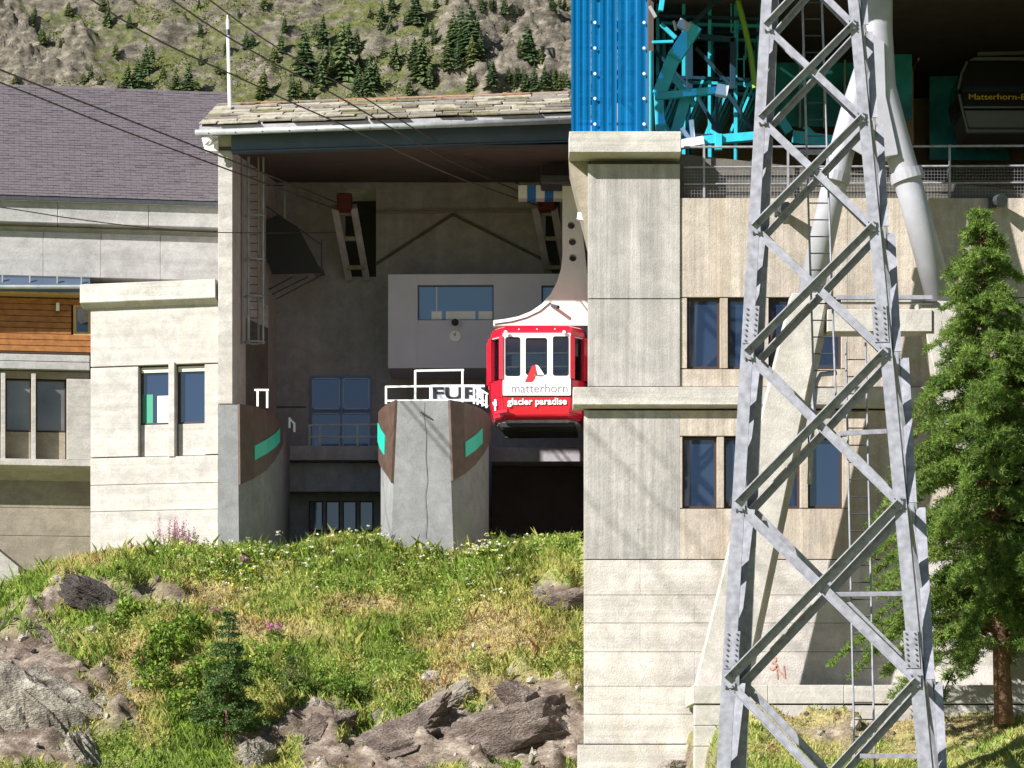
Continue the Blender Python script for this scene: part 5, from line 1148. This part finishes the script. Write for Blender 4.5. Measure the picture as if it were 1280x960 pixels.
rock(688,905,.2,(.62,.45,.5),(.3,.4,.1),8,rk_w,'pale cracked rock beside the corner of the concrete building')
rock(650,872,.1,(.55,.4,.35),(.3,.2,.5),9,rk_b,'brown knobbly rock above the smooth slab')
rock(708,750,.1,(.55,.4,.3),(.2,-.2,.1),10,rk_b,'brown rock in the grass against the concrete tower')
rock(405,905,.2,(.75,.5,.6),(.2,-.3,.1),11,rk_b,'dark brown rock under the low shrub')
rock(318,940,.1,(.5,.4,.65),(.1,-.2,.3),12,rk_g,'upright grey rock below the small spruce')
rock(842,958,0,(.7,.5,.4),(.1,-.4,.2),13,rk_g,'grey rubble rock at the foot of the concrete wall')
rock(560,872,.1,(.8,.4,.3),(.1,-.6,.2),14,rk_g,'grey rock ridge sloping down left of the small pale boulder')
rock(175,738,0,(.5,.3,.2),(0,.2,.2),15,rk_g,'flat grey rock in the grass right of the overhanging slab')
rock(1215,862,.2,(.55,.4,.4),(.1,.2,.2),16,rk_w,'pale stone beside the larch trunk')

bm = bmesh.new(); bmesh.ops.create_icosphere(bm, subdivisions=1, radius=1); ico_v = np.array([v.co for v in bm.verts]); ico_f = np.array([[v.index for v in f.verts] for f in bm.faces]); bm.free()
rg = np.random.default_rng(44); Xs = rg.uniform(-14,13,26000); Ys = rg.uniform(58,80.5,26000); Zs = H(Xs,Ys); ok = (rg.random(26000) < .10*dryness(Xs,Ys,Zs)+.07*(rockmask(Xs,Ys,Zs) > .25)) & ~((Xs > 1.6)&(Ys > 67.6)); Xs, Ys, Zs = Xs[ok], Ys[ok], Zs[ok]
ss = rg.gamma(2.0,.022,(len(Xs),1,1))+.02; V = (ico_v[None]*rg.uniform(.6,1.3,(len(Xs),12,1))*rg.uniform(.6,1.4,(len(Xs),1,3)))*ss + np.stack([Xs,Ys,Zs],-1)[:,None]
sto = quads_obj('loose_stones', V[:,ico_f].reshape(-1,3,3), [rk_g,rk_w,rk_b], mi=rg.integers(0,3,len(Xs)).repeat(len(ico_f)), k=3, kind='stuff'); tag(sto, 'small loose stones lying on bare earth and rock', 'stones')

# ------------------------------------------------------------------ grass, herbs, flowers
g1 = leafmat('grass_fresh', (.30,.42,.07), .3, .45); g2 = leafmat('grass_yellow', (.56,.53,.17), .3, .45); g3 = leafmat('grass_straw', (.58,.48,.22), .3, .4); g4 = leafmat('herb_green', (.23,.33,.07), .35, .42); g5 = leafmat('sorrel_red', (.34,.13,.055), .3, .3)
def scatter(n, x0, x1, y0, y1, seed):
    rg = np.random.default_rng(seed); Xs = rg.uniform(x0,x1,n); Ys = rg.uniform(y0,y1,n); return Xs, Ys, H(Xs,Ys), rg
def blades(name, n, area, seed, hmin, hmax, wd, label):
    Xs, Ys, Zs, rg = scatter(n, *area, seed)
    rm = rockmask(Xs, Ys, Zs); dr = dryness(Xs, Ys, Zs); px = 640+F*Xs/Ys
    inb = (Xs > 1.7) & (Ys > 70.2) & (Xs < 4.5) | ((Xs > 4.1) & (Ys > 67.7))
    pier_ = ((px > 272) & (px < 352) & (Ys > 80.3)) | ((px > 476) & (px < 610) & (Ys > 80.3)) | ((px < 278) & (px > 110) & (Ys > 82.3)) | ((px > 352) & (px < 735) & (Ys > 81.6)) | (px < -60) & (Ys > 83)
    keep = (rg.random(n) > rm*1.08) & ~inb & ~pier_ & (rg.random(n) > dr*.45)
    Xs, Ys, Zs, dr = Xs[keep], Ys[keep], Zs[keep], dr[keep]; m = len(Xs)
    patch = fbm(Xs*.7, Ys*.7, 3, 77); tall = .55+.9*fbm(Xs*1.1+5, Ys*1.1, 3, 78)
    h = rg.uniform(hmin,hmax,m)*tall*(1-.35*dr); a = rg.uniform(0,2*np.pi,m); lean = rg.uniform(.15,.75,m)*h
    b0 = np.stack([Xs,Ys,Zs-.03],-1); sd_ = np.stack([np.cos(a),np.sin(a),0*a],-1)*wd*rg.uniform(.6,1.4,(m,1)); ln = np.stack([-np.sin(a)*lean+rg.normal(0,.1,m)*h,np.cos(a)*lean,h],-1)
    mid = b0+ln*np.array([.35,.35,.62])
    V = np.stack([b0-sd_, b0+sd_, mid+sd_*.8, b0+ln, mid-sd_*.8],1)
    r_ = rg.random(m)*.5 + dr*.75 + (patch-.5)*1.1; mi = np.where(r_ > .82, 2, np.where(r_ > .42, 1, 0)); mi = np.where((dr > .6)&(rg.random(m) < .18), 4, mi); mi = np.where((mi == 0)&(rg.random(m) < .35), 3, mi)
    o = quads_obj(name, V, [g1,g2,g3,g4,g5], mi=mi, k=5, kind='stuff'); return tag(o, label, 'grass')
blades('meadow_grass', 270000, (-20.5,2.2,70.0,83.0), 1, .08, .27, .0085, 'long green and yellow meadow grass covering the hillside')
blades('tall_grass', 5000, (-14,2.0,71.5,81.0), 6, .30, .58, .0035, 'tall wispy pale grass stems standing above the meadow')
blades('bank_grass', 46000, (3.6,15.5,57,68.5), 2, .07, .20, .009, 'short grass on the earth bank around the pylon and larch')
def leafcloud(cen, size, rg, flat=.5, asp=.6):
    m = len(cen); nv = rg.normal(0,1,(m,3)); nv[:,2] += flat*2; nv /= np.linalg.norm(nv,axis=1,keepdims=True); t1 = np.cross(nv, rg.normal(0,1,(m,3))); t1 /= np.linalg.norm(t1,axis=1,keepdims=True); t2 = np.cross(nv,t1); s_ = size*rg.uniform(.6,1.4,(m,1))
    return np.stack([cen+t1*s_, cen+t2*s_*asp, cen-t1*s_, cen-t2*s_*asp],1)
# broad-leaved herbs in patches
Xs, Ys, Zs, rg = scatter(15000, -13.5, 1.75, 72, 81.5, 5)
px = 640+F*Xs/Ys; pa = fbm(Xs*.8, Ys*.8, 3, 99); kp = (pa > .55) & (rockmask(Xs,Ys,Zs) < .3) & (dryness(Xs,Ys,Zs) < .5) & ~(((px > 272) & (px < 352) | (px > 476) & (px < 610)) & (Ys > 80.2))
Xs, Ys, Zs = Xs[kp], Ys[kp], Zs[kp]; cen = np.stack([Xs,Ys,Zs],-1).repeat(6,0); cen += rg.normal(0,1,cen.shape)*np.array([.09,.09,.02]); cen[:,2] += rg.uniform(.03,.30,len(cen))
hb = quads_obj('leafy_herbs', leafcloud(cen,.033,rg), [g4,g1,g2], mi=rg.integers(0,3,len(cen)), kind='stuff'); tag(hb, 'broad-leaved green herbs growing among the grass', 'herbs')
# small white and yellow flower heads
wf = leafmat('white_petals', (.78,.78,.62), .1, .3); yf = leafmat('yellow_petals', (.72,.66,.16), .2, .3); pf = leafmat('pink_petals', (.50,.13,.34), .3, .3)
fc = []
rg = np.random.default_rng(17)
for cx, cy, sx, sy, n in ((420,668,60,14,60),(600,705,45,12,44),(520,690,40,10,22),(330,712,60,10,26),(650,668,50,8,30),(700,672,25,8,16),(490,700,120,40,60),(300,735,120,30,36),(620,745,60,25,20),(250,700,80,20,20)):
    for _ in range(n):
        g = hit(cx+rg.normal(0,sx*.6), min(cy+rg.normal(0,sy*.6), 930)); fc.append(g+Vector((0,0,rg.uniform(.28,.55))))
cen = np.array([tuple(v) for v in fc]).repeat(9,0); cen += rg.normal(0,.032,cen.shape)*np.array([1,1,.35])
fl = quads_obj('flower_heads', leafcloud(cen,.03,rg,1.2,.9), [wf,yf], mi=(np.arange(len(cen))//9 % 3 == 0).astype(int), kind='stuff'); tag(fl, 'small white and yellow flower heads dotted over the meadow', 'flowers')
# pink flowering plants
def fireweed(px, py, n, hgt, spread, label):
    g = hit(px, py); t_ = thing('fireweed_plant', tuple(g), label, 'plant', 'pink flowering plants'); rg = np.random.default_rng(int(px)); L_ = []; Fl = []; m = MB()
    for i in range(n):
        b0 = g+Vector((rg.normal(0,spread),rg.normal(0,spread*.5),0)); tp = b0+Vector((rg.normal(0,.07),rg.normal(0,.07),hgt*rg.uniform(.7,1.15))); m.tube(b0,tp,.008,4,.004)
        for f in np.linspace(.1,.7,16): L_.append(tuple(b0.lerp(tp,float(f))+Vector((rg.normal(0,.07),rg.normal(0,.07),0))))
        for f in np.linspace(.62,1.03,22): Fl.append(tuple(b0.lerp(tp,float(f))+Vector((rg.normal(0,.035),rg.normal(0,.035),0))))
    m.build('stem', g4, t_); quads_obj('leaves', leafcloud(np.array(L_),.06,rg,.2,.35), [g4,g1], t_, tuple(g), mi=rg.integers(0,2,len(L_)), kind='stuff'); quads_obj('blossom', leafcloud(np.array(Fl),.022,rg,.2,.8), [pf], t_, tuple(g), kind='stuff')
fireweed(220,668,30,1.15,.26,'tall pink fireweed clump against the pale annex wall'); fireweed(172,668,9,.6,.18,'small yellowish leafy plant by the annex wall left of the fireweed clump')
fireweed(308,715,6,.35,.1,'small bright pink flower clump below the left docking pier'); fireweed(85,702,9,.42,.22,'pinkish flowering clump at the upper left end of the meadow'); fireweed(340,802,8,.4,.2,'faded pink flowering clump above the small spruce'); fireweed(268,775,6,.3,.14,'pale pink flowers above the leafy bush')
# shrubs
def bush(name, spots, nl, size, mats, label, cat='shrub', seed=3):
    g = hit(*spots[0][:2]); t_ = thing(name, tuple(g), label, cat); rg = np.random.default_rng(seed); cs = []; m = MB()
    for px, py, r_ in spots:
        q = hit(px, py); n = int(nl*r_*r_)
        d = rg.normal(0,1,(n,3)); d /= np.linalg.norm(d,axis=1,keepdims=True); rad = r_*rg.uniform(.35,1.0,(n,1))**.6*(.75+.5*vn(d[:,0]*3+px, d[:,1]*3+d[:,2]*2, seed))[:,None]
        c = np.array(tuple(q))+np.array([0,0,r_*.55])+d*rad*np.array([1,1,.85]); cs.append(c)
        for k in range(6):
            e = d[k]*r_*.8; m.tube(q, Vector(tuple(np.array(tuple(q))+np.array([0,0,r_*.55])+e)), .02, 5, .006)
    cs = np.concatenate(cs); tag(m.build('branches', bark, t_), kind='stuff'); quads_obj('foliage', leafcloud(cs,size,rg,.3,.6), mats, t_, tuple(g), mi=rg.integers(0,len(mats),len(cs)), kind='stuff'); return t_
b1 = leafmat('bush_green', (.14,.23,.028), .35, .35); b2 = leafmat('bush_light', (.22,.30,.04), .3, .35); b3 = leafmat('bush_dark', (.075,.14,.022), .3, .3)
bush('leafy_bush', [(210,826,.62),(235,800,.5),(195,862,.5),(255,860,.6),(232,895,.55),(275,900,.45),(205,805,.4),(180,835,.35)], 2600, .055, [b1,b2,b3], 'broad light green bush left of the small spruce on the hillside')
bush('low_shrub', [(395,868,.34),(425,868,.32),(450,872,.26),(370,868,.3),(350,862,.34),(330,850,.34)], 2600, .045, [b3,b1], 'low dark green shrub above the brown rock', seed=4)
bush('herb_tuft', [(160,770,.35),(145,785,.28)], 2200, .05, [b1,b2], 'green herb tuft beside the overhanging rock slab', seed=5)
bush('dry_tuft', [(548,700,.28)], 1800, .04, [b3, g4], 'dark dry weed tuft in front of the middle docking pier', seed=6)
bush('edge_shrub', [(2,680,.5),(-15,668,.6)], 1300, .06, [b2, g2], 'pale shrub at the left picture edge below the window storey', seed=7)
# ------------------------------------------------------------------ conifers close by
def needle_tree(name, base, top, nwh, per, prof, tuft, nl, nw, mats, label, seed, trunk_r, droop=.25, start=.08, cat='tree'):
    rg = np.random.default_rng(seed); base = Vector(base); top = Vector(top); t_ = thing(name, tuple(base), label, cat); Hh = (top-base).length
    pts = [base+Vector((0,0,-.3))]+[base.lerp(top,f)+Vector((rg.normal(0,.02),rg.normal(0,.02),0))*Hh*.05 for f in (.15,.35,.55,.75,.9)]+[top]
    MB().path(pts, [trunk_r*1.25,trunk_r,trunk_r*.82,trunk_r*.6,trunk_r*.36,trunk_r*.16,.008], 12).build('trunk', bark, t_, smooth=True)
    br = MB(); A0 = []; A1 = []
    for i in range(nwh):
        f = start+(1-start)*(i+rg.random()*.8)/nwh; f = min(f,.985); L0 = prof(f)
        for k in range(per):
            a = rg.uniform(0,2*np.pi); L = L0*rg.uniform(.45,1.15); o0 = base.lerp(top,f); d = Vector((math.cos(a),math.sin(a),0)); n = 7; rise = rg.uniform(.02,.30)*L
            bp = [o0+d*(L*s_)+Vector((0,0,rise*math.sin(s_*2.2)-droop*L*s_*s_)) for s_ in np.linspace(0,1,n)]
            br.path(bp, [max(.012,.03*L/2.5)*(1-.8*s_)+.003 for s_ in np.linspace(0,1,n)], 5)
            m = max(4,int(tuft*L))
            for q in range(m):
                s_ = rg.uniform(.12,1)**.8; x = s_*(n-1); j_ = min(int(x),n-2); p0 = bp[j_].lerp(bp[j_+1],x-j_); sl = (.14+.34*(1-s_)*min(L,2)*.5)*rg.uniform(.5,1.3); sa = a+rg.choice([-1,1])*rg.uniform(.4,1.3)
                p1 = p0+Vector((math.cos(sa)*sl,math.sin(sa)*sl,-sl*rg.uniform(.0,.75)+.03)); A0.append(tuple(p0)); A1.append(tuple(p1))
    tag(br.build('branches', bark, t_), kind='stuff')
    A0 = np.array(A0); A1 = np.array(A1); m = len(A0); s_ = rg.uniform(0,1,(m,nl,1)); c = A0[:,None]*(1-s_)+A1[:,None]*s_; ax = (A1-A0)/np.linalg.norm(A1-A0,axis=1,keepdims=True)
    d = rg.normal(0,1,(m,nl,3))+ax[:,None]*.9; d[...,2] += .1; d /= np.linalg.norm(d,axis=2,keepdims=True); ln = nw[1]*rg.uniform(.6,1.3,(m,nl,1)); sd_ = np.cross(d,rg.normal(0,1,(m,nl,3))); sd_ /= np.linalg.norm(sd_,axis=2,keepdims=True)
    V = np.stack([c-sd_*nw[0]*.5, c+d*ln*.5-sd_*nw[0], c+d*ln, c+d*ln*.5+sd_*nw[0]],2).reshape(-1,4,3)
    quads_obj('crown', V, mats, t_, tuple(base), mi=rg.integers(0,len(mats),m).repeat(nl), kind='stuff'); return t_
la = leafmat('larch_needles', (.165,.255,.048), .3, .45); lb = leafmat('larch_needles_dark', (.105,.18,.04), .3, .42); lc_ = leafmat('larch_needles_light', (.22,.31,.06), .3, .45)
lb0 = P(1255,888,66.2); lt0 = P(1224,257,66.4)
def lprof(f): return np.interp(f, [0,.1,.2,.34,.5,.68,.82,.93,1], [2.6,3.2,3.4,3.05,2.35,1.5,.9,.48,.12])
needle_tree('larch_tree', lb0, lt0, 50, 9, lprof, 36, 17, (.010,.115), [la,lb,lc_], 'tall bright green larch standing at the right edge beside the pylon', 21, .17, droop=.42, start=.13)
spc = [leafmat('spruce_needles', (.065,.125,.035), .3, .2), leafmat('spruce_tips', (.12,.19,.05), .3, .25)]
s0 = hit(284,925); needle_tree('young_spruce', s0, s0+Vector((.05,-.2,3.0)), 18, 9, lambda f: np.interp(f,[0,.15,.6,1],[.85,.9,.45,.06]), 34, 10, (.014,.075), spc, 'young dark green spruce on the hillside beside the leafy bush', 22, .05, droop=.1, start=.06)
s0 = hit(366,872); needle_tree('young_spruce', s0, s0+Vector((0,0,1.05)), 10, 6, lambda f: np.interp(f,[0,.2,.6,1],[.4,.42,.22,.04]), 26, 8, (.008,.06), spc, 'tiny spruce sapling right of the young spruce', 23, .025, droop=.1, start=.06)
